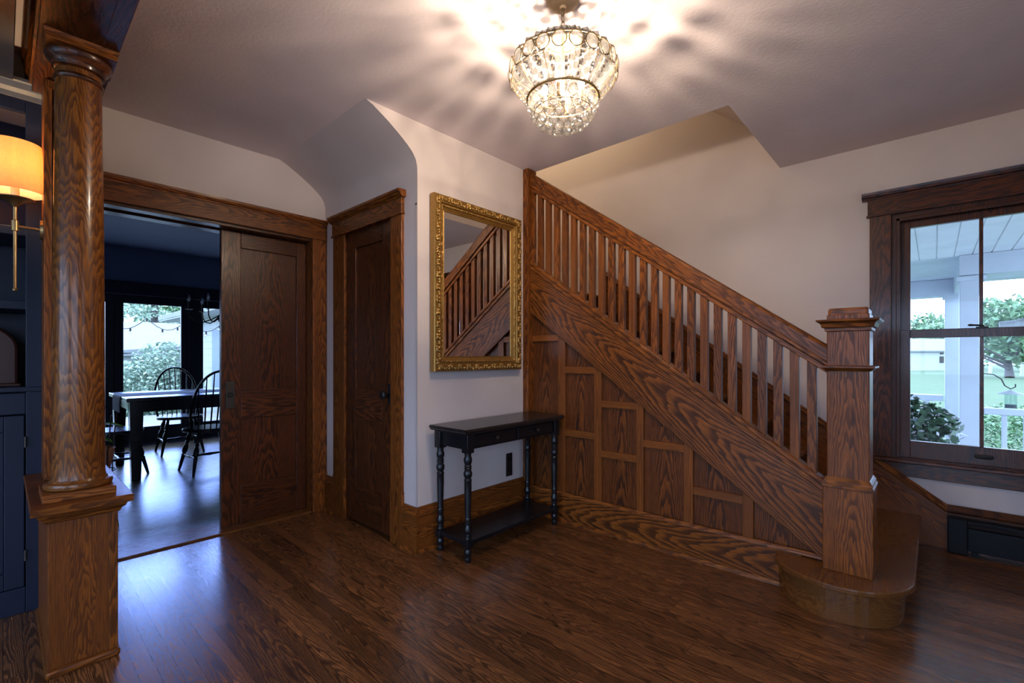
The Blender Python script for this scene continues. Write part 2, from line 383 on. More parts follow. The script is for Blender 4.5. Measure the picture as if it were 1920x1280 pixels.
WL = {}; WR = {}
def thing(name, label, cat, loc=(0, 0, 0), rotz=0.0, group=None, kind=None):
    o = bpy.data.objects.new(name, None); C.objects.link(o); o.empty_display_size = 0.1
    o.location = loc; o.rotation_euler = (0, 0, rotz); WL[o] = Vector(loc)
    if label: o['label'] = label
    if cat: o['category'] = cat
    if group: o['group'] = group
    if kind: o['kind'] = kind
    return o
def obj(name, mb, mat, parent=None, bevel=0.0, smooth=False, rotx=0.0, label=None, center=True):
    """link ONE mesh object; vertices given in world space (or in the parent's own space when the parent sits at its own origin)"""
    bm = mb.bm if isinstance(mb, MB) else mb
    bmesh.ops.recalc_face_normals(bm, faces=bm.faces)
    vs_ = [v.co.copy() for v in bm.verts]
    if center:
        c = Vector([(min(v[i] for v in vs_) + max(v[i] for v in vs_)) / 2 for i in range(3)])
    else: c = Vector((0, 0, 0))
    T = Matrix.Rotation(-rotx, 4, 'X') @ Matrix.Translation(-c)
    bmesh.ops.transform(bm, matrix=T, verts=bm.verts)
    me = bpy.data.meshes.new(name); bm.to_mesh(me); bm.free()
    me.materials.append(mat)
    if smooth:
        for p in me.polygons: p.use_smooth = True
        if smooth != 'all': me.set_sharp_from_angle(angle=math.radians(38))
    o = bpy.data.objects.new(name, me); C.objects.link(o)
    pw = WL[parent] if parent else Vector((0, 0, 0))
    pr_ = WR.get(parent, 0.0)
    o.parent = parent; o.location = Matrix.Rotation(-pr_, 3, 'X') @ (c - pw); o.rotation_euler = (rotx - pr_, 0, 0); WL[o] = c; WR[o] = rotx
    if bevel:
        b = o.modifiers.new('bevel', 'BEVEL'); b.width = bevel; b.segments = 2; b.limit_method = 'ANGLE'; b.angle_limit = math.radians(40)
    if label: o['label'] = label
    return o
def box(name, x0, x1, y0, y1, z0, z1, mat, parent=None, bevel=0.0, **k):
    return obj(name, MB().box(min(x0,x1), max(x0,x1), min(y0,y1), max(y0,y1), min(z0,z1), max(z0,z1)), mat, parent, bevel, **k)
def struct(o):
    o['kind'] = 'structure'; return o
def tag(o, label, cat, group=None, kind=None):
    if label: o['label'] = label
    if cat: o['category'] = cat
    if group: o['group'] = group
    if kind: o['kind'] = kind
    return o
def dup(root, loc, rotz, label=None, group=None):
    r = root.copy(); C.objects.link(r); r.location = loc; r.rotation_euler = (0, 0, rotz)
    if label: r['label'] = label
    if group: r['group'] = group
    for ch in list(root.children):
        c = ch.copy(); C.objects.link(c); c.parent = r
        for g in ch.children:
            d = g.copy(); C.objects.link(d); d.parent = c
    return r
def SK(name): return thing(name, None, None, kind='structure')

GZ0 = -0.75
CZ = 2.64                                   # ceiling height
# ================================================================== ROOM SHELL
struct(box('floor', -4.0, 4.0, -1.6, 3.62, -0.10, 0.0, M['floor'], center=False))
struct(box('floor_dining', -1.2, 4.4, 3.62, 8.0, -0.10, 0.0, M['dfloor'], center=False))
# ceiling with the stairwell opening
c = MB()
SO_X, SO_Y = 2.80, 0.87
c.box(-4.0, SO_X, -1.6, 3.54, CZ, CZ + 0.18); c.box(SO_X, 4.0, -1.6, SO_Y, CZ, CZ + 0.18)
struct(obj('ceiling', c, M['ceil'], center=False))
struct(box('ceiling_dining', -1.2, 4.4, 3.79, 8.0, CZ, CZ + 0.18, M['navywall']))
# wall with the sliding door (back), opening x .36 .. 1.61, pocket to the right
WB0, WB1 = 3.54, 3.79
b = MB()
b.box(-4.0, 0.36, WB0, WB1, 0, CZ); b.box(0.36, 1.61, WB0, 3.61, 2.10, CZ); b.box(0.36, 1.61, 3.71, WB1, 2.10, CZ); b.box(0.36, 1.61, 3.61, 3.71, 2.20, CZ)
b.box(1.61, 2.0, WB0, 3.61, 0, CZ); b.box(1.61, 2.70, 3.71, WB1, 0, CZ); b.box(2.0, 2.70, WB0, 3.71, 2.2, CZ)
struct(obj('wall_back', b, M['wall']))
# closet wall with coved top: profile (x,z), door opening y 2.60 .. 3.21
prof = [(1.36, 2.64), (1.405, 2.622), (1.50, 2.570), (1.58, 2.518), (1.64, 2.473), (1.675, 2.440), (1.697, 2.405), (1.707, 2.365), (1.708, 2.32), (1.708, 2.13)]
b = MB()
def sweep(y0, y1, n=6):
    rows = []
    for i in range(n + 1):
        y = y0 + (y1 - y0) * i / n
        rows.append([b.bm.verts.new((x, y, z)) for x, z in prof])
    for A, B in zip(rows, rows[1:]):
        for k in range(len(prof) - 1): b.bm.faces.new([A[k], B[k], B[k+1], A[k+1]])
sweep(2.3451, 3.54)
b.face([(1.708, 2.3451, 0), (1.708, 2.362, 0), (1.708, 2.362, 2.14), (1.708, 2.3451, 2.14)])
for (y0, y1) in ((2.36, 2.592), (3.217, 3.54)): b.box(1.708, 1.80, y0, y1, 0, 2.13)
struct(obj('wall_closet', b, M['wall'], smooth=True))
# wall that carries the mirror, its left edge follows the cove
struct(obj('wall_mirror', MB().prism([(1.713, 0.0)] + [(x + 0.005, z) for x, z in prof[::-1]] + [(2.80, 2.64), (2.80, 0.0)], 1, 2.345, 2.43), M['wall']))
# right wall with the window opening y -.64 .. .209, z .52 .. 2.15 ; runs up past the ceiling beside the stairs
WX = 4.0
b = MB()
b.box(WX, 4.16, -1.6, -0.64, 0, CZ); b.box(WX, 4.16, -0.64, 0.209, 0, 0.50); b.box(WX, 4.16, -0.64, 0.209, 2.15, CZ); b.box(WX, 4.16, 0.209, 3.60, 0, 4.6)
b.box(WX, 4.16, -1.6, 0.209, CZ, 2.82)
struct(obj('wall_right', b, M['wall']))
# stairwell above: side wall over the opening edge, far wall of landing, sloped soffit
struct(box('wall_stairwell', 2.70, SO_X, SO_Y, 3.54, CZ + 0.18, 4.6, M['upper']))
struct(box('wall_landing', 2.70, 4.0, 3.54, 3.64, 1.7, 4.6, M['upper']))
struct(obj('ceiling_stairwell', MB().prism([(0.80, 2.78), (0.80, 2.90), (2.85, 4.60), (3.60, 4.60), (3.60, 4.50), (2.88, 4.50)], 0, 2.70, 4.0), M['upper']))
struct(box('floor_landing', 2.80, 4.0, 2.46, 3.54, 1.70, 1.80, oak('x', 'tread')))
struct(box('baseboard_landing', 3.98, 4.0, 2.46, 3.54, 1.80, 2.10, M['white'], bevel=0.006))
# unseen shell closing the hall and the room to the left
b = MB(); b.box(-4.0, -3.2, -1.70, -1.60, 0, CZ); b.box(3.4, 4.0, -1.70, -1.60, 0, CZ); b.box(-3.2, 3.4, -1.70, -1.60, 0, 0.5); b.box(-3.2, 3.4, -1.70, -1.60, 2.15, CZ); b.box(-0.5, 0.9, -1.70, -1.60, 0.5, 2.15); b.box(1.5, 3.4, -1.70, -1.60, 0.5, 2.15)
struct(obj('wall_front', b, M['wall']))
wf = SK('window_3')
b = MB()
for x0, x1 in ((-3.2, -0.5), (0.9, 1.5)):
    for xx in (x0, (2*x0 + x1)/3 - 0.03, (x0 + 2*x1)/3 - 0.03, x1 - 0.06): b.box(xx, xx + 0.06, -1.68, -1.62, 0.5, 2.15)
    b.box(x0, x1, -1.68, -1.62, 0.5, 0.56); b.box(x0, x1, -1.68, -1.62, 2.09, 2.15)
obj('window_frame', b, oak('z', 'door'), wf)
for x0, x1 in ((-3.2, -0.5), (0.9, 1.5)): box('pane', x0 + 0.05, x1 - 0.05, -1.652, -1.646, 0.55, 2.10, M['pane'], wf)
b = MB(); b.box(-4.16, -4.0, -1.6, -1.2, 0, CZ); b.box(-4.16, -4.0, 2.9, 3.79, 0, CZ); b.box(-4.16, -4.0, -1.2, 2.9, 0, 0.4); b.box(-4.16, -4.0, -1.2, 2.9, 2.3, CZ)
struct(obj('wall_left', b, M['leftwall']))
wn = SK('window_2')
b = MB(); b.box(-4.12, -4.04, -1.2, 2.9, 0.4, 0.46); b.box(-4.12, -4.04, -1.2, 2.9, 2.24, 2.3)
for yy in (-1.2, 0.13, 1.50, 2.84): b.box(-4.12, -4.04, yy, yy + 0.06, 0.4, 2.3)
obj('window_frame', b, oak('z'), wn); box('pane', -4.085, -4.075, -1.15, 2.85, 0.45, 2.25, M['pane'], wn)

struct(box('floor_bounce_left', -16.0, -4.3, -16.0, 8.0, GZ0 - 0.05, GZ0 + 0.02, M['bounce_slab']))  # unseen slab added to bounce daylight through the left window onto the ceilings
struct(box('floor_bounce_front', -4.3, 4.1, -12.0, -1.8, GZ0 - 0.05, GZ0 + 0.02, M['bounce_slab']))  # second unseen slab, added to throw skylight up through the front windows
# dining room walls
struct(box('wall_dining_left', -1.3, -1.2, 3.79, 8.0, 0, CZ, M['navywall']))
struct(box('wall_dining_right', 4.4, 4.5, 3.64, 8.0, 0, CZ, M['navywall']))
struct(box('wall_dining_near', 2.70, 4.5, 3.64, 3.79, 0, CZ, M['navywall']))
b = MB(); b.box(-1.2, 0.05, 7.9, 8.05, 0, CZ); b.box(2.85, 4.4, 7.9, 8.05, 0, CZ); b.box(0.05, 2.85, 7.9, 8.05, 2.02, CZ); b.box(0.05, 2.85, 7.91, 8.05, -0.05, 0.022)
struct(obj('wall_dining_back', b, M['navywall']))
gd = SK('door_3')
b = MB(); b.box(0.05, 2.85, 7.86, 7.90, 2.02, 2.19); b.box(0.05, 0.15, 7.86, 7.90, 0, 2.02); b.box(2.75, 2.85, 7.86, 7.90, 0, 2.02)
obj('casing', b, M['navytrim'], gd, 0.004)
for x0, x1 in ((0.16, 0.98), (0.985, 1.80), (1.89, 2.74)):
    g0, g1 = (x0 + 0.09, x1 - 0.09)
    if x0 == 0.16: g0, g1 = 0.30, 0.892
    f = MB(); f.box(x0, g0, 7.93, 7.98, 0.02, 2.02); f.box(g1, x1, 7.93, 7.98, 0.02, 2.02); f.box(g0, g1, 7.93, 7.98, 0.02, 0.245); f.box(g0, g1, 7.93, 7.98, 1.91, 2.02)
    fr = obj('door_leaf', f, M['navytrim'], gd, 0.004)
    box('pane', g0, g1, 7.952, 7.958, 0.245, 1.91, M['pane'], fr)
b = MB(); b.box(1.80, 1.89, 7.90, 8.0, 0, 2.02); b.box(0.98, 0.985, 7.92, 7.98, 0, 2.02)
obj('mullion_post', b, M['navytrim'], gd)
struct(box('baseboard_dining', 2.85, 4.4, 7.88, 7.90, 0, 0.2, M['navytrim']))

# ---- sliding door in the wall pocket
d1 = SK('door_1')
DX0, DX1, DY0, DY1 = 1.015, 1.90, 3.64, 3.68
def stile(p, x0, x1, z0, z1, ax, tone='door'): return box('stile' if ax == 'z' else 'rail', x0, x1, DY0, DY1, z0, z1, oak(ax, tone), p, 0.003)
stile(d1, DX0, 1.139, 0.015, 2.17, 'z'); stile(d1, 1.527, DX1, 0.015, 2.17, 'z')
stile(d1, 1.139, 1.527, 1.97, 2.17, 'x'); stile(d1, 1.139, 1.527, 0.757, 0.958, 'x'); stile(d1, 1.139, 1.527, 0.015, 0.285, 'x')
box('door_panel', 1.135, 1.531, 3.655, 3.665, 0.955, 1.975, oak('z', 'door'), d1)
box('door_panel', 1.135, 1.531, 3.655, 3.665, 0.28, 0.76, oak('z', 'door'), d1)
hp = box('door_pull', 1.042, 1.099, 3.632, 3.641, 0.835, 1.025, M['bronze'], d1, 0.003, label='dark bronze recessed door pull')
b = MB()
for k in range(2): b.ring((1.0705, 3.631, 0.93), 0.017 - 0.004*k, 0.0022, 1, 24, 6)
obj('pull_rim', b, M['iron'], hp, smooth=True)
obj('keyhole', MB().box(1.067, 1.074, 3.6305, 3.633, 0.915, 0.94), M['iron'], hp)
# casing of the wide opening
t1 = SK('trim_1')
box('jamb_casing', 1.61, 1.728, 3.515, 3.54, 0.16, 2.10, oak('z'), t1, 0.003)
box('jamb_casing', 0.24, 0.36, 3.515, 3.54, 0.16, 2.10, oak('z'), t1, 0.003)
box('plinth_block', 1.606, 1.732, 3.510, 3.54, 0.0, 0.30, oak('z'), t1, 0.004)
box('head_casing', 0.22, 1.735, 3.510, 3.54, 2.10, 2.213, oak('x'), t1, 0.003)
obj('head_cap', MB().molding([(0, 0), (0.034, 0), (0.036, 0.008), (0.044, 0.012), (0.050, 0.026), (0.052, 0.04), (0, 0.04)], (0.20, 3.54, 2.212), (1.755, 3.54, 2.212), (0, 0, 1), (0, -1, 0)), oak('x'), t1)
obj('jamb_stop', MB().box(1.597, 1.612, 3.515, 3.625, 0, 2.10), oak('z'), t1, 0.003)
b = MB(); b.box(0.36, 1.61, 3.54, 3.618, 2.082, 2.10); b.box(0.36, 1.61, 3.705, 3.80, 2.082, 2.10)
obj('head_jamb', b, oak('x', 'door'), t1, 0.002)
box('door_track', 0.36, 1.61, 3.64, 3.69, 2.175, 2.20, M['iron'], t1)
struct(box('trim_threshold', 0.36, 1.61, 3.54, 3.79, -0.02, 0.012, oak('x', 'tread'), None, 0.004))

# ---- closet door, wall x = 1.708 facing -x
d2 = SK('door_2')
def cbox(name, y0, y1, z0, z1, x0, x1, ax, p=d2, tone='mid', bv=0.003): return box(name, x0, x1, y0, y1, z0, z1, oak(ax, tone), p, bv)
cbox('stile', 3.085, 3.206, 0.02, 2.10, 1.712, 1.75, 'z', tone='door'); cbox('stile', 2.603, 2.735, 0.02, 2.10, 1.712, 1.75, 'z', tone='door')
cbox('rail', 2.735, 3.085, 1.98, 2.10, 1.712, 1.75, 'y', tone='door'); cbox('rail', 2.735, 3.085, 0.75, 0.97, 1.712, 1.75, 'y', tone='door'); cbox('rail', 2.735, 3.085, 0.02, 0.265, 1.712, 1.75, 'y', tone='door')
cbox('door_panel', 2.73, 3.09, 0.965, 1.985, 1.728, 1.738, 'z', tone='door', bv=0); cbox('door_panel', 2.73, 3.09, 0.26, 0.755, 1.728, 1.738, 'z', tone='door', bv=0)
pl = box('knob_plate', 1.706, 1.713, 2.628, 2.662, 0.885, 1.02, M['iron'], d2, 0.003)
obj('door_knob', MB().tube([(1.710, 2.645, 0.95), (1.69, 2.645, 0.95), (1.675, 2.645, 0.95), (1.668, 2.645, 0.95), (1.655, 2.645, 0.95), (1.645, 2.645, 0.95), (1.641, 2.645, 0.95)], [0.010, 0.008, 0.012, 0.025, 0.029, 0.022, 0.006], 20), M['iron'], pl, smooth=True, label='round black door knob')
for z in (1.86, 0.31):
    h = obj('hinge', MB().tube([(1.703, 3.214, z - 0.045), (1.703, 3.214, z + 0.045)], 0.006, 8).tube([(1.703, 3.214, z - 0.052), (1.703, 3.214, z + 0.052)], 0.0035, 8), M['bronze'], d2)
t2 = SK('trim_2')
cbox('jamb_casing', 3.207, 3.375, 0.30, 2.105, 1.688, 1.708, 'z', t2); cbox('jamb_casing', 2.478, 2.602, 0.34, 2.105, 1.688, 1.708, 'z', t2)
cbox('plinth_block', 3.206, 3.378, 0.0, 0.305, 1.684, 1.708, 'z', t2); cbox('plinth_block', 2.474, 2.603, 0.0, 0.345, 1.684, 1.708, 'z', t2)
cbox('head_casing', 2.474, 3.385, 2.105, 2.205, 1.684, 1.708, 'y', t2)
obj('head_cap', MB().molding([(0, 0), (0.028, 0), (0.034, 0.008), (0.044, 0.012), (0.050, 0.024), (0.056, 0.028), (0.056, 0.045), (0, 0.045)], (1.708, 2.455, 2.203), (1.708, 3.40, 2.203), (0, 0, 1), (-1, 0, 0)), oak('y'), t2)
obj('head_fillet', MB().box(1.678, 1.708, 2.466, 3.392, 2.098, 2.11), oak('y'), t2, 0.002)
b = MB(); b.box(1.7085, 1.80, 3.208, 3.217, 0, 2.12); b.box(1.7085, 1.80, 2.592, 2.601, 0, 2.12); b.box(1.708, 1.76, 2.592, 3.217, 2.102, 2.13)
obj('jamb', b, oak('z', 'door'), t2)
struct(box('wall_closet_inside', 1.80, 1.81, 2.45, 3.5, 0, 2.2, M['wall']))

# ---- baseboards
BASE = [(0, 0), (0.022, 0), (0.022, 0.215), (0.027, 0.222), (0.027, 0.236), (0.020, 0.250), (0.012, 0.262), (0.010, 0.275), (0, 0.275)]
SHOE = [(0.022, 0), (0.036, 0), (0.034, 0.010), (0.028, 0.018), (0.022, 0.020)]
def baseboard(side, a, bb, out, ax, prof_=BASE):
    p = SK('baseboard_' + side)
    obj('board', MB().molding(prof_, a, bb, (0, 0, 1), out), oak(ax, 'mid'), p)
    obj('shoe_moulding', MB().molding(SHOE, a, bb, (0, 0, 1), out), oak(ax, 'mid'), p)
baseboard('mirror', (1.6895, 2.345, 0), (2.735, 2.345, 0), (0, -1, 0), 'x')
baseboard('closet', (1.708, 2.3195, 0), (1.708, 2.474, 0), (-1, 0, 0), 'y')
baseboard('closet_corner', (1.708, 3.378, 0), (1.708, 3.54, 0), (-1, 0, 0), 'y')
# ================================================================== STAIRCASE
st = thing('staircase', 'oak staircase with square spindles and panelled side rising along the right wall', 'staircase', (3.37, 1.3, 0))
RISE, RUN, Y2 = 0.18, 0.253, 0.41
ANG = math.atan(0.711)
def NZ(y): return 0.36 + (y - Y2) * 0.711     # nosing line
# bullnose starting step
def bull(off):
    pts = []
    cx, cy, r = 2.775, 0.345, 0.285 - off
    for k in range(25):
        a = math.radians(118 + (270 - 118) * k / 24)
        pts.append((cx + r*math.cos(a), cy + r*math.sin(a)))
    pts += [(3.972, 0.060 + off), (3.972, 0.62), (2.775, 0.62)]
    return pts
obj('tread', MB().prism(bull(0.0), 2, 0.152, 0.180), oak('x', 'tread'), st, 0.007)
obj('riser', MB().prism(bull(0.042), 2, 0.0, 0.153), oak('x', 'tread'), st, 0.002)
for k in range(2, 11):
    y = Y2 + (k - 2) * RUN; z = RISE * k
    if k < 10: box('tread', 2.785, 3.972, y, y + RUN + 0.03, z - 0.028, z, oak('x', 'tread'), st, 0.006)
    else: box('tread', 2.785, 3.972, y, y + 0.09, z - 0.028, z, oak('x', 'tread'), st, 0.006)
    box('riser', 2.785, 3.972, y + 0.025, y + 0.045, z - RISE, z - 0.026, oak('x', 'door'), st)
# closed stringer on the hall side (parallelogram in y,z)
SX0, SX1 = 2.735, 2.785
def band(top, bot, y0, y1, x0, x1, extra=None):
    """sloping board between vertical offsets top / bot measured from the nosing line"""
    pts = [(y0, NZ(y0) + bot), (y1, NZ(y1) + bot), (y1, NZ(y1) + top), (y0, NZ(y0) + top)]
    return MB().prism(pts, 0, x0, x1)
YE = 2.335                                   # wall end of the balustrade
sg = obj('stringer', band(0.205, -0.165, 0.385, YE, SX0, SX1), oak('y', 'bold'), st, 0.003, rotx=ANG)
obj('stringer_cap', band(0.236, 0.205, 0.385, YE, SX0 - 0.016, SX1 + 0.016), oak('y'), sg, 0.006, rotx=ANG)
obj('stringer_bead', band(0.205, 0.172, 0.385, YE, SX0 - 0.009, SX0 + 0.002), oak('y'), sg, 0.004, rotx=ANG)
# handrail
hr = obj('handrail', MB().prism([(0.340, NZ(0.340) + 0.800), (0.340, NZ(0.340) + 0.912), (YE, NZ(YE) + 0.912), (YE, NZ(YE) + 0.800)], 0, 2.728, 2.792), oak('y'), st, 0.016, rotx=ANG)
obj('handrail_fillet', band(0.806, 0.772, 0.340, YE, 2.736, 2.784), oak('y'), hr, 0.004, rotx=ANG)
obj('handrail_bead', band(0.832, 0.804, 0.340, YE, 2.722, 2.798), oak('y'), hr, 0.006, rotx=ANG)
# balusters
for k in range(25):
    y = 0.434 + 0.0765 * k + 0.0
    yb = y + 0.021
    x0, x1 = 2.744, 2.776
    pts = [(y, NZ(y) + 0.230), (y + 0.042, NZ(y + 0.042) + 0.230), (y + 0.042, NZ(y + 0.042) + 0.776), (y, NZ(y) + 0.776)]
    obj('baluster', MB().prism(pts, 0, x0, x1), oak('z', 'quarter' if k % 3 == 1 else 'mid'), st, 0.002)
# half post against the wall
ep = box('end_post', 2.700, 2.800, 2.292, 2.345, 0.21, 2.66 if False else CZ, oak('z'), st, 0.004)
# panelled side below the stringer
PX = 2.766
ys = [2.292, 2.043, 1.980, 1.735, 1.677, 1.418, 1.369, 1.109, 1.054, 0.782, 0.727, 0.46]
def under(y): return NZ(y) - 0.15
def bay(y1, y0):                              # y1 > y0
    pts = [(y0, 0.20), (y1, 0.20), (y1, under(y1)), (y0, under(y0))]
    return MB().prism(pts, 0, PX, PX + 0.012)
wc = None
for i in range(0, 12, 2):
    y1, y0 = ys[i], ys[i+1]
    pn = obj('panel', bay(y1 + 0.01, y0 - 0.01), oak('z', 'panel'), st)
    if i + 2 < 12:
        s0, s1 = ys[i+2], ys[i+1]
        obj('stile', MB().prism([(s0, 0.20), (s1, 0.20), (s1, under(s1)), (s0, under(s0))], 0, PX - 0.019, PX), oak('z', 'quarter'), pn, 0.002)
for n_, (y1, y0, zt) in enumerate(((2.292, 2.043, 1.36), (1.980, 1.735, 1.125), (1.677, 1.418, 0.900), (1.369, 1.109, 0.669), (1.054, 0.782, 0.430), (2.292, 2.043, 0.675), (1.980, 1.735, 0.672), (1.677, 1.418, 0.560))):
    box('rail', PX - 0.017, PX, y0, y1, zt - 0.046, zt, oak('y', 'quarter'), st, 0.002)
sb = box('base_board', 2.742, 2.765, 0.50, 2.345, 0.0, 0.19, oak('y', 'bold'), st, 0.002)
obj('base_cap', MB().molding([(0, 0), (0.010, 0), (0.008, 0.012), (0.003, 0.022), (0, 0.022)], (2.748, 0.398, 0.189), (2.748, 2.345, 0.189), (0, 0, 1), (-1, 0, 0)), oak('y'), sb)
obj('shoe_moulding', MB().molding([(0, 0), (0.016, 0), (0.014, 0.012), (0.006, 0.02), (0, 0.02)], (2.742, 0.50, 0), (2.742, 2.30, 0), (0, 0, 1), (-1, 0, 0)), oak('y'), sb)
# skirt board along the wall
WS = 3.972
sk = [(-0.060, 0.0), (-0.060, 0.262), (2.44, 2.055), (2.44, 1.80), (2.44, 1.62), (0.1, 0.0)]
wsk = obj('wall_stringer', MB().prism(sk, 0, WS, WX), oak('y'), st, rotx=ANG)
def capline(a, b): return MB().molding([(0, 0), (0.016, 0), (0.022, 0.012), (0.014, 0.030), (0.006, 0.045), (0, 0.048)], a, b, (0, -math.sin(ANG)*0.0, 1), (-1, 0, 0))
obj('wall_stringer_cap', capline((WS + 0.004, -0.060, 0.228), (WS + 0.004, 2.44, 2.028)), oak('y'), wsk, rotx=ANG)
# newel post
nw = box('newel_post', 2.672, 2.838, 0.218, 0.382, 0.18, 1.40, oak('z'), st, 0.004)
box('newel_base', 2.660, 2.850, 0.203, 0.397, 0.18, 0.578, oak('z'), nw, 0.004)
def sq(prof_, x0=2.672, x1=2.838, y0=0.218, y1=0.382):
    m_ = MB(); rings = []
    for o_, z in prof_:
        rings.append([m_.bm.verts.new(p) for p in ((x0-o_, y0-o_, z), (x1+o_, y0-o_, z), (x1+o_, y1+o_, z), (x0-o_, y1+o_, z))])
    m_.bm.faces.new(rings[0][::-1]); m_.bm.faces.new(rings[-1])
    for A, B in zip(rings, rings[1:]):
        for k in range(4): m_.bm.faces.new([A[k], A[(k+1) % 4], B[(k+1) % 4], B[k]])
    return m_
obj('newel_base_moulding', sq([(0.010, 0.576), (0.018, 0.580), (0.018, 0.590), (0.012, 0.600), (0.012, 0.608), (0.004, 0.622), (0.001, 0.626)]), oak('y'), nw)
obj('newel_collar', sq([(0.002, 1.130), (0.010, 1.138), (0.022, 1.146), (0.022, 1.154), (0.004, 1.158)]), oak('y'), nw)
obj('newel_cap', sq([(0.002, 1.318), (0.008, 1.322), (0.008, 1.334), (0.018, 1.338), (0.022, 1.350), (0.024, 1.356), (0.038, 1.366), (0.040, 1.374), (0.004, 1.378)]), oak('y'), nw)
box('newel_top', 2.676, 2.834, 0.222, 0.378, 1.374, 1.430, oak('y'), nw, 0.010)

# ================================================================== WINDOW (right wall)
w1 = SK('window_1')
def wb(name, y0, y1, z0, z1, x0, x1, ax, p=w1, bv=0.003): return box(name, x0, x1, y0, y1, z0, z1, oak(ax, 'door'), p, bv)
wb('jamb_casing', 0.209, 0.324, 0.53, 2.15, 3.972, 4.0, 'z'); wb('jamb_casing', -0.755, -0.64, 0.53, 2.15, 3.972, 4.0, 'z')
wb('head_casing', -0.765, 0.334, 2.15, 2.262, 3.968, 4.0, 'y')
obj('head_fillet', MB().box(3.960, 4.0, -0.772, 0.341, 2.143, 2.156), oak('y', 'door'), w1, 0.003)
obj('head_cap', MB().molding([(0, 0), (0.036, 0), (0.040, 0.010), (0.052, 0.014), (0.058, 0.03), (0.060, 0.044), (0, 0.044)], (4.0, -0.80, 2.26), (4.0, 0.365, 2.26), (0, 0, 1), (-1, 0, 0)), oak('y', 'door'), w1)
wb('stool', -0.80, 0.365, 0.505, 0.530, 3.945, 4.05, 'y', bv=0.006)
wb('apron', -0.76, 0.330, 0.415, 0.505, 3.974, 4.0, 'y')
b = MB(); b.box(4.0, 4.14, 0.185, 0.209, 0.53, 2.15); b.box(4.0, 4.14, -0.64, -0.616, 0.53, 2.15); b.box(4.0, 4.14, -0.616, 0.185, 2.112, 2.15); b.box(4.0, 4.14, -0.616, 0.185, 0.505, 0.535)
obj('jamb', b, oak('z', 'door'), w1)
b = MB(); b.box(3.995, 4.012, 0.165, 0.187, 0.53, 2.115); b.box(3.995, 4.012, -0.618, -0.596, 0.53, 2.115); b.box(3.995, 4.012, -0.616, 0.185, 2.095, 2.115)
obj('stop_bead', b, oak('z', 'door'), w1, 0.003)
def sash(x0, x1, z0, z1, bot, top):
    y0, y1 = -0.598, 0.167; yl = 0.115; yr = -0.546
    s_ = MB(); s_.box(x0, x1, yl, y1, z0, z1); s_.box(x0, x1, y0, yr, z0, z1); s_.box(x0, x1, yr, yl, z0, z0 + bot); s_.box(x0, x1, yr, yl, z1 - top, z1); s_.box(x0 + 0.006, x1 - 0.006, -0.225, -0.207, z0 + bot, z1 - top)
    o_ = obj('sash', s_, oak('z', 'door'), w1, 0.002)
    for a_, b_ in ((yr, -0.225), (-0.207, yl)):
        box('pane', (x0+x1)/2 - 0.002, (x0+x1)/2 + 0.002, a_, b_, z0 + bot, z1 - top, M['pane'], o_)
    return o_
sl = sash(4.014, 4.050, 0.535, 1.372, 0.112, 0.052)
su = sash(4.054, 4.090, 1.322, 2.112, 0.055, 0.060)
lk = MB(); lk.box(4.012, 4.044, -0.245, -0.190, 1.372, 1.382); lk.tube([(4.026, -0.217, 1.382), (4.026, -0.217, 1.392)], 0.013, 14); lk.tube([(4.024, -0.217, 1.390), (4.012, -0.185, 1.392), (4.006, -0.165, 1.393), (4.004, -0.155, 1.393)], [0.006, 0.005, 0.007, 0.004], 8)
obj('sash_lock', lk, M['iron'], sl, smooth=True, label='black iron sash lock')
lf = MB().box(3.990, 4.014, -0.265, -0.185, 0.592, 0.600).tube([(3.992, -0.262, 0.592), (3.985, -0.25, 0.588), (3.985, -0.20, 0.588), (3.992, -0.188, 0.592)], 0.008, 8)
obj('sash_lift', lf, M['iron'], sl, smooth=True, label='black iron sash lift')
# rail over the heater
sr = SK('baseboard_right')
obj('board', MB().box(WS, WX, -1.6, -0.0605, 0.0, 0.226), oak('y', 'door'), sr)
obj('cap_moulding', MB().molding([(0, 0), (0.016, 0), (0.022, 0.012), (0.014, 0.030), (0.006, 0.045), (0, 0.048)], (WS + 0.004, -1.6, 0.228), (WS + 0.004, -0.0605, 0.228), (0, 0, 1), (-1, 0, 0)), oak('y', 'door'), sr)
ht = thing('baseboard_heater', 'low black baseboard heater under the window', 'heater', (3.93, -0.8, 0))
box('end_cap', 3.896, 3.971, -0.150, -0.063, 0.004, 0.212, M['heater'], ht, 0.004)
b = MB(); b.box(3.905, 3.918, -1.55, -0.150, 0.03, 0.165); obj('front_panel', b, M['heater'], ht, 0.003)
b = MB().prism([(3.971, 0.212), (3.905, 0.205), (3.902, 0.190), (3.912, 0.188), (3.971, 0.196)], 1, -1.55, -0.150) if False else MB().box(3.902, 3.971, -1.55, -0.150, 0.196, 0.210)
obj('top_cover', b, M['heater'], ht, 0.003)
b = MB()
for z in (0.172, 0.184): b.box(3.910, 3.914, -1.55, -0.150, z, z + 0.006)
b.box(3.925, 3.965, -1.55, -0.150, 0.06, 0.15)
obj('louvre', b, M['heater'], ht)
box('foot', 3.905, 3.935, -0.20, -0.17, 0.0, 0.03, M['heater'], ht)

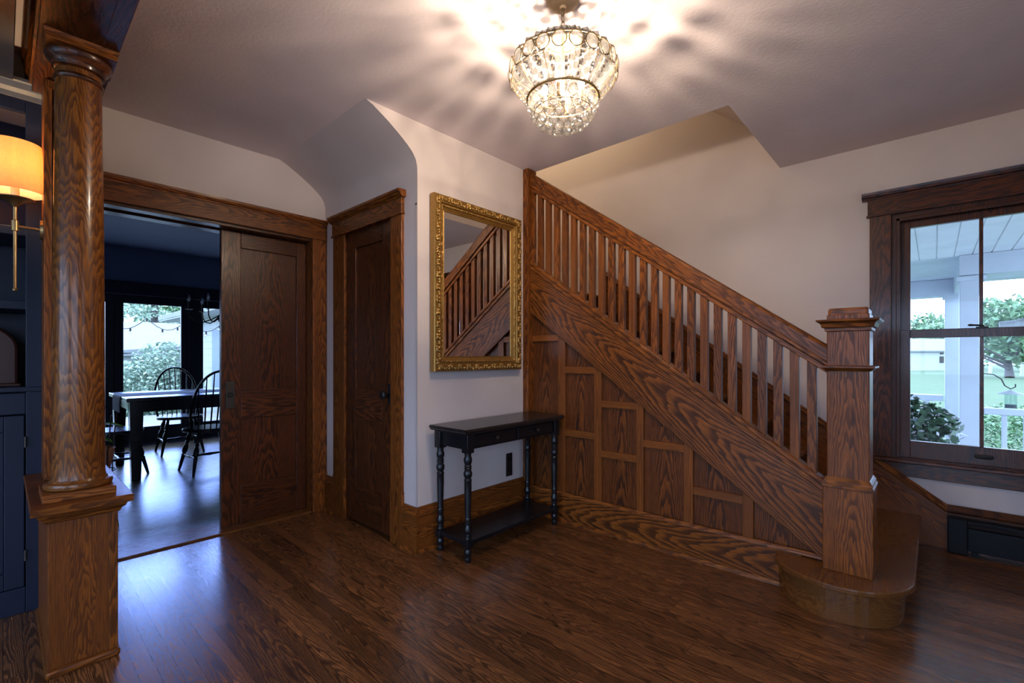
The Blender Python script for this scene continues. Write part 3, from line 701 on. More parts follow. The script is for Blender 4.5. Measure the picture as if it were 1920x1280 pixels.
# ================================================================== COLUMN, BEAMS, BOOKCASE
co = thing('column', 'round oak column standing on a square panelled pedestal at the left', 'column', (0.21, 2.57, 0))
pd = box('pedestal', 0.112, 0.310, 2.440, 3.10, 0.0, 0.615, oak('z', 'fleck'), co, 0.003)
box('corner_board', 0.286, 0.313, 2.433, 2.46, 0.03, 0.60, oak('z'), pd, 0.002)
box('pedestal_foot', 0.104, 0.320, 2.420, 3.10, 0.0, 0.030, oak('x'), pd, 0.010)
def sqr(prof_, x0, x1, y0, y1): return sq(prof_, x0, x1, y0, y1)
obj('pedestal_cap', sqr([(0.002, 0.575), (0.010, 0.580), (0.014, 0.592), (0.026, 0.602), (0.030, 0.612), (0.046, 0.618), (0.048, 0.642), (0.044, 0.646)], 0.112, 0.310, 2.440, 3.10), oak('x'), pd)
box('plinth', 0.098, 0.312, 2.462, 2.690, 0.646, 0.676, oak('x'), co, 0.003)
CXY = (0.209, 2.575)
obj('column_base', MB().lathe([(0.098, 0.676), (0.104, 0.680), (0.106, 0.690), (0.103, 0.700), (0.090, 0.704), (0.086, 0.712)], CXY, 48), oak('x', 'col'), co, smooth=True)
sh = obj('shaft', MB().lathe([(0.085, 0.706), (0.0815, 0.730), (0.0805, 0.80), (0.080, 1.20), (0.077, 1.70), (0.073, 2.10), (0.0705, 2.345)], CXY, 64), oak('z', 'col'), co, smooth=True)
obj('necking', MB().lathe([(0.0705, 2.300), (0.075, 2.304), (0.077, 2.312), (0.073, 2.320), (0.0705, 2.324)], CXY, 48), oak('x', 'door'), co, smooth=True)
obj('capital', MB().lathe([(0.0705, 2.343), (0.080, 2.350), (0.082, 2.358), (0.084, 2.366), (0.094, 2.376), (0.102, 2.388), (0.103, 2.398), (0.096, 2.408)], CXY, 48), oak('x', 'door'), co, smooth=True)
obj('abacus', sqr([(0.0, 2.406), (0.0, 2.424), (0.004, 2.428), (0.008, 2.440)], 0.108, 0.316, 2.470, 2.680), oak('x'), co)
pi = thing('pilaster', 'square fluted oak post behind the round column', 'post', (0.2, 2.98, 0.646))
b = MB(); b.box(0.122, 0.290, 2.93, 3.09, 0.647, 2.44)
sh2 = obj('post', b, oak('z'), pi, 0.003)
for x0, x1 in ((0.122, 0.148), (0.156, 0.180), (0.23, 0.29)): box('fillet_strip', x0, x1, 2.918, 2.931, 0.66, 2.40, oak('z'), sh2, 0.003)
bm_ = thing('ceiling_beam', 'oak boxed beam resting on the round column', 'beam', (0.21, 1.0, 2.44))
box('beam_soffit', 0.090, 0.322, -1.6, 3.54, 2.441, 2.465, oak('y', 'door'), bm_, 0.003)
box('beam_side', 0.302, 0.322, -1.6, 3.54, 2.465, CZ, oak('y'), bm_); box('beam_side', 0.090, 0.110, -1.6, 3.54, 2.465, CZ, oak('y'), bm_)
obj('crown_moulding', MB().molding([(0, 0), (0.008, 0), (0.010, 0.03), (0.020, 0.05), (0.024, 0.11), (0.032, 0.13), (0.034, 0.17), (0, 0.17)], (0.090, -1.6, 2.468), (0.090, 3.54, 2.468), (0, 0, 1), (-1, 0, 0)), oak('y'), bm_)
box('soffit_bead', 0.270, 0.276, -1.6, 3.54, 2.438, 2.442, oak('y', 'door'), bm_)
nb = thing('coffer_beam', 'navy painted ceiling beam above the bookcase with moulded panel', 'beam', (-0.2, 1.4, 2.46))
box('beam_body', -0.45, 0.032, -1.6, 3.14, 2.48, CZ, M['navy'], nb)
b = MB()
b.box(-0.03, 0.032, -1.6, 3.14, 2.462, 2.48); b.box(-0.45, -0.39, -1.6, 3.14, 2.462, 2.48); b.box(-0.39, -0.03, 2.98, 3.14, 2.462, 2.48)
obj('panel_frame', b, M['navy'], nb, 0.003)
b = MB(); b.box(-0.05, -0.03, -1.6, 2.98, 2.468, 2.48); b.box(-0.06, -0.055, -1.6, 2.98, 2.472, 2.48); b.box(-0.39, -0.05, 2.96, 2.98, 2.468, 2.48); b.box(-0.39, -0.05, 2.93, 2.945, 2.472, 2.48)
obj('panel_moulding', b, paint('pale_moulding', (0.16, 0.15, 0.17), 0.4), nb, 0.003)

bk = thing('bookcase', 'built-in navy bookcase with panelled cupboard door behind the column', 'bookcase', (-0.4, 3.35, 0))
BX0, BX1, BY = -1.20, 0.112, 3.15
def nbx(name, x0, x1, y0, y1, z0, z1, p=bk, bv=0.003): return box(name, x0, x1, y0, y1, z0, z1, M['navy'], p, bv)
nbx('side_panel', BX1 - 0.02, BX1, BY + 0.02, 3.54, 0, 2.40); nbx('side_panel', BX0, BX0 + 0.02, BY + 0.02, 3.54, 0, 2.40)
nbx('back_panel', BX0, BX1, 3.52, 3.54, 0, 2.40)
nbx('stile', 0.072, 0.126, BY, BY + 0.022, 0.0, 2.44); nbx('stile', BX0, BX0 + 0.06, BY, BY + 0.022, 0.0, 2.44); nbx('stile', -0.62, -0.56, BY - 0.001, BY + 0.021, 0.0, 2.37)
nbx('top_rail', BX0 + 0.06, 0.072, BY, BY + 0.022, 2.34, 2.44); nbx('mid_rail', BX0 + 0.06, 0.072, BY, BY + 0.022, 0.93, 1.03); nbx('bottom_rail', BX0 + 0.06, 0.072, BY, BY + 0.022, 0, 0.12)
nbx('counter', BX0, 0.126, BY - 0.02, 3.52, 1.035, 1.058)
for z in (1.42, 1.765): nbx('shelf', BX0 + 0.02, BX1 - 0.02, BY + 0.005, 3.52, z, z + 0.04)
obj('crown_moulding', MB().molding([(0, 0), (0.010, 0.0), (0.014, 0.02), (0.03, 0.035), (0.04, 0.06), (0.048, 0.066), (0.048, 0.08), (0, 0.08)], (BX0, BY, 2.40), (0.135, BY, 2.40), (0, 0, 1), (0, -1, 0)), paint('grey_blue_crown', (0.11, 0.115, 0.125), 0.45), bk)
for x0, x1 in ((-0.555, 0.068), (-1.14, -0.625)):
    dr = MB(); dr.box(x0, x0 + 0.065, BY - 0.004, BY + 0.018, 0.125, 0.925); dr.box(x1 - 0.065, x1, BY - 0.004, BY + 0.018, 0.125, 0.925); dr.box(x0 + 0.065, x1 - 0.065, BY - 0.004, BY + 0.018, 0.125, 0.20); dr.box(x0 + 0.065, x1 - 0.065, BY - 0.004, BY + 0.018, 0.85, 0.925); dr.box(x0 + 0.065, x1 - 0.065, BY + 0.006, BY + 0.012, 0.20, 0.85)
    dd = obj('door', dr, M['navy'], bk, 0.004)
    for z in (0.27, 0.80): obj('hinge', MB().tube([(x1 + 0.003, BY - 0.006, z - 0.025), (x1 + 0.003, BY - 0.006, z + 0.025)], 0.005, 8), M['bronze'], dd)
struct(box('trim_wall_panel', BX1 + 0.016, 0.24, 3.12, 3.54, 0.0, CZ, M['leftwall']))
struct(box('trim_over_bookcase', BX0, 0.128, 3.20, 3.54, 2.40, CZ, M['leftwall']))
rd = thing('mantel_radio', 'dark arched-top wooden radio standing on the bookcase counter', 'radio', (-0.12, 3.33, 1.058))
arch = [(-0.30, 1.062), (0.05, 1.062), (0.05, 1.24)] + [(-0.125 + 0.175*math.cos(math.radians(a)), 1.24 + 0.125*math.sin(math.radians(a))) for a in range(10, 180, 12)] + [(-0.30, 1.24)]
obj('cabinet', MB().prism(arch, 1, 3.24, 3.44), M['radio'], rd, 0.012)
obj('front_bezel', MB().ring((-0.125, 3.238, 1.25), 0.085, 0.008, 1, 40, 8), M['radio'], rd, smooth=True)
obj('speaker_cloth', MB().lathe([(0.0, 0.0), (0.08, 0.0), (0.08, 0.004)], (0, 0), 32), M['bronze'], rd) if False else None
box('base_moulding', -0.31, 0.058, 3.23, 3.45, 1.058, 1.072, M['radio'], rd, 0.004)

# wall sconce on the pilaster's left side
SXc, SYc = 0.036, 2.985
sc = thing('wall_sconce', 'brass wall sconce with a lit orange drum shade', 'wall lamp', (SXc, SYc, 1.5))
obj('backplate', MB().tube([(0.1215, SYc, 1.77), (0.112, SYc, 1.77)], [0.045, 0.042], 28), M['brass'], sc, smooth=True)
obj('arm', MB().tube([(0.115, SYc, 1.77), (SXc, SYc, 1.772)], 0.006, 12), M['brass'], sc, smooth=True)
obj('stem', MB().lathe([(0.0, 1.485), (0.007, 1.488), (0.009, 1.496), (0.006, 1.502), (0.0065, 1.75), (0.013, 1.752), (0.013, 1.795), (0.007, 1.80), (0.007, 1.865)], (SXc, SYc), 20), M['brass'], sc, smooth=True)
obj('drip_pan', MB().lathe([(0.007, 1.855), (0.016, 1.868), (0.030, 1.882), (0.062, 1.890), (0.064, 1.894), (0.03, 1.892), (0.0, 1.892)], (SXc, SYc), 36), M['brass'], sc, smooth=True)
obj('candle_sleeve', MB().lathe([(0.014, 1.893), (0.014, 1.96), (0.0, 1.96)], (SXc, SYc), 20), paint('ivory_sleeve', (0.75, 0.62, 0.42), 0.5), sc, smooth=True)
obj('bulb', MB().ball((SXc, SYc, 1.995), 0.022, 2, (1, 1, 1.5)), M['sbulb'], sc, smooth='all')
obj('lamp_shade', MB().lathe([(0.098, 1.918), (0.084, 2.135), (0.0825, 2.135), (0.0965, 1.918), (0.098, 1.918)], (SXc, SYc), 48, cap=False), M['shade'], sc, smooth=True, label='orange linen drum shade')
lamp('sconce_bulb_light', 'POINT', (SXc, SYc, 2.04), SCONCE_W, (1.0, 0.70, 0.40), 0.02)

# ================================================================== MIRROR, OUTLET, CONSOLE TABLE
mr = thing('wall_mirror', 'tall gilt framed mirror hanging on the wall above the black console table', 'mirror', (2.21, 2.31, 1.1))
MX0, MX1, MZ0, MZ1 = 1.803, 2.622, 1.105, 2.222
def frame_ring(pr, x0, x1, z0, z1):
    """picture-frame profile [(inset, forward)] mitred round a rectangle; forward is -y from y=2.335"""
    m_ = MB(); rows = []
    for i_, f_ in pr:
        rows.append([m_.bm.verts.new(p) for p in ((x0+i_, 2.335-f_, z0+i_), (x1-i_, 2.335-f_, z0+i_), (x1-i_, 2.335-f_, z1-i_), (x0+i_, 2.335-f_, z1-i_))])
    n = len(rows)
    for r_ in range(n):
        A, B = rows[r_], rows[(r_+1) % n]
        for k in range(4): m_.bm.faces.new([A[k], A[(k+1) % 4], B[(k+1) % 4], B[k]])
    return m_
fr = obj('frame', frame_ring([(0.0, 0.0), (0.0, 0.040), (0.004, 0.046), (0.050, 0.046), (0.054, 0.036), (0.088, 0.020), (0.093, 0.022), (0.096, 0.018), (0.096, 0.0)], MX0, MX1, MZ0, MZ1), M['gilt_plain'], mr)
# carved outer border: real relief
cv = MB()
def carve(x, z, s_, rot):
    for j in range(3):
        a = rot + (j - 1) * 0.9
        cv.ball((x + 0.011*math.cos(a)*s_, 2.335 - 0.050, z + 0.011*math.sin(a)*s_), 0.0095*s_, 1, (1.0, 0.75, 1.0))
per = []
n1 = 40; n2 = 56
for k in range(n1):
    x = MX0 + 0.026 + (MX1 - MX0 - 0.052) * k / (n1 - 1); per += [(x, MZ0 + 0.026, k), (x, MZ1 - 0.026, k)]
for k in range(n2):
    z = MZ0 + 0.026 + (MZ1 - MZ0 - 0.052) * k / (n2 - 1); per += [(MX0 + 0.026, z, k), (MX1 - 0.026, z, k)]
for x, z, k in per: carve(x, z, random.uniform(0.8, 1.15), (k % 4) * PI / 2 + random.uniform(-0.3, 0.3))
obj('carved_border', cv, M['carved'], fr, smooth='all')
obj('bead_border', frame_ring([(0.060, 0.028), (0.060, 0.040), (0.068, 0.040), (0.070, 0.028)], MX0, MX1, MZ0, MZ1), M['carved'], fr)
box('mirror_glass', MX0 + 0.09, MX1 - 0.09, 2.318, 2.326, MZ0 + 0.09, MZ1 - 0.09, M['mirror'], mr)
ol = thing('wall_outlet', 'dark brown outlet plate on the wall under the console table', 'outlet', (2.54, 2.345, 0.395))
op = box('cover_plate', 2.507, 2.573, 2.337, 2.345, 0.31, 0.48, M['outlet'], ol, 0.003)
for z in (0.355, 0.435): obj('socket', MB().tube([(2.54, 2.338, z), (2.54, 2.334, z)], 0.019, 20), M['iron'], ol)

tb = thing('console_table', 'narrow black console table with turned legs standing under the mirror', 'console table', (2.24, 2.13, 0))
TX0, TX1, TY0, TY1, TZ = 1.768, 2.716, 1.965, 2.300, 0.78
obj('tabletop', sq([(-0.018, TZ - 0.034), (-0.006, TZ - 0.030), (-0.004, TZ - 0.022), (0.0, TZ - 0.016), (0.0, TZ - 0.006), (-0.005, TZ)], TX0, TX1, TY0, TY1), M['blacktop'], tb)
LX0, LX1, LY0, LY1 = 1.826, 2.658, 2.010, 2.262
b = MB(); b.box(LX0, LX1, LY1 - 0.012, LY1 + 0.004, 0.655, 0.748); b.box(LX0 - 0.012, LX0 + 0.006, LY0, LY1, 0.655, 0.748); b.box(LX1 - 0.006, LX1 + 0.012, LY0, LY1, 0.655, 0.748); b.box(LX0, LX1, LY0 - 0.006, LY0 + 0.008, 0.655, 0.748)
obj('apron', b, M['black'], tb, 0.002)
xm = (LX0 + LX1) / 2
for a_, b_ in ((LX0 + 0.035, xm - 0.012), (xm + 0.012, LX1 - 0.035)):
    dw = box('drawer', a_, b_, LY0 - 0.014, LY0 - 0.004, 0.668, 0.738, M['black'], tb, 0.003)
    xc = (a_ + b_) / 2
    obj('knob', MB().tube([(xc, LY0 - 0.012, 0.703), (xc, LY0 - 0.022, 0.703), (xc, LY0 - 0.026, 0.703), (xc, LY0 - 0.034, 0.703), (xc, LY0 - 0.038, 0.703)], [0.005, 0.005, 0.011, 0.012, 0.004], 16), M['bronze'], dw, smooth=True)
LP = [(0.016, 0.0), (0.019, 0.010), (0.019, 0.030), (0.017, 0.040), (0.023, 0.052), (0.023, 0.064), (0.017, 0.078), (0.019, 0.084)]
LU = [(0.019, 0.130), (0.021, 0.136), (0.017, 0.150), (0.021, 0.156), (0.017, 0.164), (0.024, 0.182), (0.024, 0.196), (0.018, 0.212), (0.016, 0.222), (0.020, 0.228), (0.016, 0.235), (0.020, 0.241), (0.016, 0.248), (0.019, 0.255), (0.0165, 0.264),
      (0.0185, 0.30), (0.0215, 0.42), (0.0215, 0.474), (0.024, 0.480), (0.018, 0.489), (0.025, 0.505), (0.026, 0.522), (0.018, 0.540), (0.024, 0.547), (0.018, 0.554), (0.024, 0.561), (0.018, 0.568), (0.024, 0.585), (0.025, 0.602), (0.019, 0.620), (0.021, 0.630), (0.021, 0.640)]
for x in (LX0, LX1):
    for y in (LY0, LY1):
        g = MB(); g.lathe(LP, (x, y), 20); g.box(x - 0.0225, x + 0.0225, y - 0.0225, y + 0.0225, 0.084, 0.130); g.lathe(LU, (x, y), 20)
        g.box(x - 0.026, x + 0.026, y - 0.026, y + 0.026, 0.638, 0.747)
        obj('leg', g, M['black'], tb, 0.0015, smooth=True)
box('lower_shelf', LX0 - 0.012, LX1 + 0.012, LY0 - 0.012, LY1 + 0.012, 0.096, 0.120, M['black'], tb, 0.006)

# ================================================================== CHANDELIER
HX, HY_ = 1.525, 1.11
ch = thing('chandelier', 'lit crystal chandelier on a short chain hanging from the ceiling', 'chandelier', (HX, HY_, 2.1))
hc = (HX, HY_)
obj('canopy', MB().lathe([(0.0, 2.600), (0.012, 2.602), (0.014, 2.612), (0.045, 2.618), (0.058, 2.628), (0.066, 2.632), (0.066, 2.640)], hc, 40), paint('pale_brass', (0.72, 0.55, 0.32), 0.4, metal=0.5), ch, smooth=True)
for i, z in enumerate((2.590, 2.565, 2.540)):
    b = MB(); b.ring((HX, HY_, z), 0.0135, 0.0022, 1 if i % 2 else 0, 20, 6, 0.62 if i % 2 else 0.62)
    obj('chain_link', b, M['gilt'], ch, smooth='all')
obj('stem', MB().lathe([(0.004, 2.528), (0.012, 2.520), (0.006, 2.510), (0.018, 2.500), (0.060, 2.486), (0.072, 2.474), (0.060, 2.478), (0.006, 2.490), (0.006, 2.24), (0.012, 2.23), (0.0, 2.225)], hc, 32), M['gilt'], ch, smooth=True)
b = MB(); b.ring((HX, HY_, 2.472), 0.072, 0.004, 2, 48, 8); b.ring((HX, HY_, 2.374), 0.208, 0.0012, 2, 64, 6); b.ring((HX, HY_, 2.314), 0.206, 0.0012, 2, 64, 6); b.ring((HX, HY_, 2.240), 0.143, 0.005, 2, 64, 8); b.ring((HX, HY_, 2.185), 0.115, 0.002, 2, 48, 6)
obj('ring_frame', b, M['gilt'], ch, smooth='all')
b = MB()
for k in range(11):
    a = 2*PI*k/11
    p = lambda r, z: (HX + r*math.cos(a), HY_ + r*math.sin(a), z)
    b.tube([p(0.072, 2.472), p(0.12, 2.440), p(0.17, 2.405), p(0.212, 2.372)], 0.0016, 5)
    b.tube([p(0.210, 2.316), p(0.143, 2.240), p(0.02, 2.232)], 0.0018, 5)
obj('wire_frame', b, M['gilt'], ch)
NO = 22
protoO = protoP = protoB = protoT = protoC = None
def oval_bm():
    m_ = MB(); bmesh.ops.create_icosphere(m_.bm, subdivisions=2, radius=1.0, matrix=Matrix.Diagonal((0.010, 0.0245, 0.0275, 1))); return m_
def link_copy(proto, name, mk, mat, pos, rz, parent, tilt=0.0, sc_=1.0):
    if proto is None:
        bm = mk().bm; me = bpy.data.meshes.new(name); bm.to_mesh(me); bm.free(); me.materials.append(mat)
        proto = bpy.data.objects.new(name, me); C.objects.link(proto); o = proto
    else:
        o = proto.copy(); C.objects.link(o)
    o.parent = parent; o.location = Vector(pos) - WL[parent]; o.rotation_euler = (0, tilt, rz); o.scale = (sc_,) * 3
    return proto
for k in range(NO):
    a = 2*PI*k/NO
    P = lambda r, z, a=a: (HX + r*math.cos(a), HY_ + r*math.sin(a), z)
    protoO = link_copy(protoO, 'oval_crystal', oval_bm, M['crystal'], P(0.214, 2.344), a, ch)
    def prism_bm():
        m_ = MB(); m_.box(-0.005, 0.005, -0.0175, 0.0175, -0.046, 0.046); return m_
    protoP = link_copy(protoP, 'prism_crystal', prism_bm, M['crystal'], P(0.180, 2.279), a, ch, tilt=math.atan2(0.063, 0.076))
    a2 = a + PI/NO
    Q = lambda r, z, a=a2: (HX + r*math.cos(a2), HY_ + r*math.sin(a2), z)
    def drop_bm():
        m_ = MB()
        for j in range(6):
            t = j / 5; m_.ball((0.030 - 0.060*t, 0, 0.036 - 0.072*t), 0.0055 if j % 2 else 0.004, 1, (0.8, 0.8, 1.3))
        return m_
    protoC = link_copy(protoC, 'crystal_strand', drop_bm, M['crystal'], Q(0.180, 2.279), a2, ch)
def frame_oval():
    m_ = MB()
    R = 24; pts = [(0.0, 0.0265*math.cos(2*PI*j/R), 0.030*math.sin(2*PI*j/R)) for j in range(R)]
    for j in range(R): m_.tube([pts[j], pts[(j+1) % R]], 0.0021, 5, cap=False)
    return m_
protoF = None
for k in range(NO):
    a = 2*PI*k/NO
    protoF = link_copy(protoF, 'oval_rim', frame_oval, M['rimgilt'], (HX + 0.215*math.cos(a), HY_ + 0.215*math.sin(a), 2.344), a, ch)
# upper small crystals towards the crown, filled in and darkened to shade the ceiling
def top_bm(): return MB().ball((0, 0, 0), 0.0165, 1, (1.05, 1, 0.8))
for r, z, n in ((0.090, 2.460, 18), (0.118, 2.440, 22), (0.150, 2.416, 22), (0.184, 2.392, 26)):
    for k in range(n):
        a = 2*PI*(k + 0.5)/n
        protoT = link_copy(protoT, 'crown_crystal', top_bm, M['crystal2'], (HX + r*math.cos(a), HY_ + r*math.sin(a), z), a, ch, sc_=0.85 + 1.9*r)
# hanging balls below
def ball_bm():
    m_ = MB().ball((0, 0, 0), 0.0212, 2); return m_
for r, z, n in ((0.126, 2.212, 20), (0.112, 2.180, 17), (0.088, 2.156, 13), (0.060, 2.138, 9), (0.028, 2.126, 4)):
    for k in range(n):
        a = 2*PI*(k + (0.5 if n % 2 else 0))/n
        protoB = link_copy(protoB, 'ball_crystal', ball_bm, M['ballc'], (HX + r*math.cos(a), HY_ + r*math.sin(a), z + random.uniform(-0.004, 0.004)), a, ch)
for k in range(4):
    a = 2*PI*k/4 + 0.4
    px, py = HX + 0.075*math.cos(a), HY_ + 0.075*math.sin(a)
    bl = obj('bulb', MB().ball((px, py, 2.288), 0.013, 2, (1, 1, 1.9)), M['bulb'], ch, smooth='all')
    obj('socket', MB().lathe([(0.009, 2.215), (0.010, 2.253), (0.008, 2.265), (0.0, 2.265)], (px, py), 14), M['gilt'], bl, smooth=True)
    lamp('chandelier_bulb_light', 'POINT', (px, py, 2.322), CHAND_W, (1.0, 0.80, 0.60), 0.012)
# ================================================================== DINING ROOM THINGS
dt = thing('dining_table', 'long dark dining table seen through the open sliding door', 'dining table', (1.75, 6.2, 0))
box('tabletop', 0.79, 2.75, 5.66, 6.76, 0.762, 0.80, M['blacktop'], dt, 0.006)
b = MB(); b.box(0.88, 2.66, 5.72, 5.745, 0.655, 0.762); b.box(0.88, 2.66, 6.675, 6.70, 0.655, 0.762); b.box(0.86, 0.885, 5.74, 6.68, 0.655, 0.762); b.box(2.655, 2.68, 5.74, 6.68, 0.655, 0.762)
obj('apron', b, M['black'], dt, 0.002)
for x in (0.87, 2.67):
    for y in (5.74, 6.68):
        g = MB(); q = [(0.052, 0.763), (0.052, 0.62), (0.036, 0.0)]; rings = []
        for r, z in q: rings.append([g.bm.verts.new(p) for p in ((x-r, y-r, z), (x+r, y-r, z), (x+r, y+r, z), (x-r, y+r, z))])
        g.bm.faces.new(rings[0]); g.bm.faces.new(rings[-1][::-1])
        for A, B in zip(rings, rings[1:]):
            for k in range(4): g.bm.faces.new([A[k], A[(k+1) % 4], B[(k+1) % 4], B[k]])
        obj('leg', g, M['black'], dt, 0.003)
rn = MB(); pts = []
for i in range(2): pass
rp = [(0.778, 0.64), (0.776, 0.72), (0.779, 0.79), (0.788, 0.8035), (0.82, 0.8045), (2.75, 0.8045), (2.75, 0.801), (0.82, 0.801), (0.792, 0.8005), (0.784, 0.79), (0.781, 0.72), (0.783, 0.64)]
o = obj('table_runner', MB().prism(rp, 1, 5.98, 6.40), M['cloth']); tag(o, 'grey cloth runner lying along the dark dining table', 'table runner')

def turned(a, b, prof_):
    a, b = Vector(a), Vector(b)
    return [a.lerp(b, t) for t, r in prof_], [r for t, r in prof_]
LEG = [(0, 0.014), (0.10, 0.016), (0.20, 0.024), (0.27, 0.014), (0.30, 0.021), (0.33, 0.013), (0.42, 0.024), (0.52, 0.025), (0.58, 0.014), (0.61, 0.020), (0.64, 0.018), (0.85, 0.015), (1.0, 0.011)]
STR = [(0, 0.008), (0.25, 0.010), (0.42, 0.013), (0.5, 0.017), (0.58, 0.013), (0.75, 0.010), (1, 0.008)]
def make_chair(label):
    """windsor chair facing +y in its own space"""
    t = thing('windsor_chair', label, 'chair', (0, 0, 0))
    seat = []
    for k in range(40):
        a = 2*PI*k/40; x, y = 0.235*math.cos(a), 0.215*math.sin(a)
        if y > 0: x *= 1.03
        seat.append((x, y))
    obj('seat', MB().prism(seat, 2, 0.425, 0.458), M['black'], t, 0.010, smooth=True)
    feet = {}
    for sx in (-1, 1):
        for sy in (-1, 1):
            top = (sx*0.135, sy*0.115, 0.43); bot = (sx*0.215, sy*0.215 + (-0.02 if sy < 0 else 0), 0.0)
            p, r = turned(top, bot, LEG); obj('leg', MB().tube(p, r, 12), M['black'], t, smooth=True)
            feet[sx, sy] = (Vector(top).lerp(Vector(bot), 0.60))
    for sx in (-1, 1):
        p, r = turned(feet[sx, -1], feet[sx, 1], STR); obj('stretcher', MB().tube(p, r, 10), M['black'], t, smooth=True)
    p, r = turned(feet[-1, 1].lerp(feet[-1, -1], 0.5), feet[1, 1].lerp(feet[1, -1], 0.5), STR); obj('stretcher', MB().tube(p, r, 10), M['black'], t, smooth=True)
    bow = []
    for k in range(29):
        a = PI * k / 28
        x = -0.235*math.cos(a); h = 0.60 * (math.sin(a) ** 0.62)
        y = -0.165 - 0.16 * h / 0.60 - 0.03*(1 - abs(math.cos(a)))
        if k in (0, 28): x *= 0.86; y = -0.145
        bow.append((x, y, 0.452 + h))
    obj('bow', MB().tube(bow, 0.012, 10), M['black'], t, smooth=True)
    for k in range(-3, 4):
        xb = 0.05 * k; xt = 0.062 * k
        a = math.acos(max(-1, min(1, -xt/0.235))); h = 0.60 * (math.sin(a) ** 0.62)
        top = (xt, -0.165 - 0.16*h/0.60 - 0.03*(1 - abs(math.cos(a))), 0.452 + h)
        p, r = turned((xb, -0.165 - 0.01*(3 - abs(k)), 0.452), top, [(0, 0.006), (0.3, 0.008), (1, 0.005)])
        obj('spindle', MB().tube(p, r, 8), M['black'], t, smooth=True)
    return t
cB = make_chair('black bow-back dining chair in front of the table, its back towards the hall')
cB['group'] = 'bow-back chairs round the dining table'
cB.location = (1.475, 5.68, 0); cB.rotation_euler = (0, 0, math.radians(3))
dup(cB, (1.50, 7.02, 0), PI - 0.05, 'black bow-back dining chair on the window side of the dining table', None)
dup(cB, (0.79, 6.18, 0), -PI/2, 'black bow-back dining chair at the end of the table, mostly behind the column', None)

# dining chandelier
dc = thing('dining_chandelier', 'dark iron candle chandelier hanging over the dining table', 'chandelier', (1.62, 5.75, 1.6))
dcx, dcy = 1.60, 5.75
obj('stem', MB().lathe([(0.0, 1.56), (0.015, 1.57), (0.03, 1.60), (0.012, 1.64), (0.010, 2.0), (0.02, 2.03), (0.008, 2.06), (0.006, CZ)], (dcx, dcy), 16), M['iron'], dc, smooth=True)
for k in range(6):
    a = 2*PI*k/6 + math.radians(172)
    p = lambda r, z: (dcx + r*math.cos(a), dcy + r*math.sin(a), z)
    ar = obj('arm', MB().tube([p(0.01, 1.65), p(0.08, 1.60), p(0.16, 1.565), p(0.23, 1.575), p(0.275, 1.62), p(0.285, 1.69)], 0.006, 8), M['iron'], dc, smooth=True)
    cxy = (dcx + 0.285*math.cos(a), dcy + 0.285*math.sin(a))
    obj('candle_cup', MB().lathe([(0.004, 1.688), (0.032, 1.697), (0.034, 1.700), (0.010, 1.698), (0.009, 1.775), (0.0, 1.776)], cxy, 16), M['iron'], ar, smooth=True)
    obj('bulb', MB().lathe([(0.008, 1.776), (0.016, 1.80), (0.014, 1.82), (0.006, 1.845), (0.0, 1.858)], cxy, 16), M['bulbglass'], ar, smooth=True)

# potted plant on a wire stand, mostly behind the column
pp = thing('potted_plant', 'green leafy plant on a thin wire stand beside the doorway behind the column', 'plant', (0.43, 4.22, 0))
b = MB()
for k in range(4):
    a = PI/2*k + 0.5
    q = lambda r, z: (0.43 + r*math.cos(a), 4.22 + r*math.sin(a), z)
    b.tube([q(0.14, 0.0), q(0.10, 0.30), q(0.10, 0.55), q(0.13, 0.80)], 0.004, 6)
b.ring((0.43, 4.22, 0.42), 0.10, 0.004, 2, 28, 6)
obj('wire_stand', b, M['iron'], pp, smooth='all')
obj('pot', MB().lathe([(0.0, 0.425), (0.07, 0.425), (0.095, 0.56), (0.10, 0.57), (0.09, 0.575), (0.085, 0.55), (0.0, 0.55)], (0.43, 4.22), 24), M['terracotta'], pp, smooth=True)
b = MB()
for (lx, ly, lz, dx, dy, s_) in ((0.50, 4.18, 0.735, 1, -0.3, 0.075), (0.47, 4.28, 0.66, 0.4, 0.9, 0.07), (0.38, 4.25, 0.70, -0.8, 0.3, 0.07), (0.40, 4.13, 0.66, -0.2, -1, 0.07), (0.46, 4.14, 0.64, 0.7, -0.8, 0.06)):
    d = Vector((dx, dy, 0)).normalized(); n_ = Vector((-d.y, d.x, 0)); p0 = Vector((lx, ly, lz)) - d*s_*0.6
    L = []; R_ = []; Ms = []
    for j in range(7):
        t = j / 6; wd = s_ * 0.42 * math.sin(PI * min(1, t*0.94 + 0.05)); z_ = -0.4*s_*t*t
        c_ = p0 + d*(s_*1.5*t) + Vector((0, 0, z_)); Ms.append(b.bm.verts.new(c_)); L.append(b.bm.verts.new(c_ + n_*wd + Vector((0, 0, 0.012)))); R_.append(b.bm.verts.new(c_ - n_*wd + Vector((0, 0, 0.012))))
    for j in range(6):
        b.bm.faces.new([L[j], L[j+1], Ms[j+1], Ms[j]]); b.bm.faces.new([Ms[j], Ms[j+1], R_[j+1], R_[j]])
    b.tube([(0.43, 4.22, 0.55), (0.43 + (p0.x - 0.43)*0.4, 4.22 + (p0.y - 4.22)*0.4, (0.55 + p0.z)/2 + 0.03), tuple(p0)], 0.003, 5)
obj('leaves', b, M['bright_leaf'], pp, smooth='all')

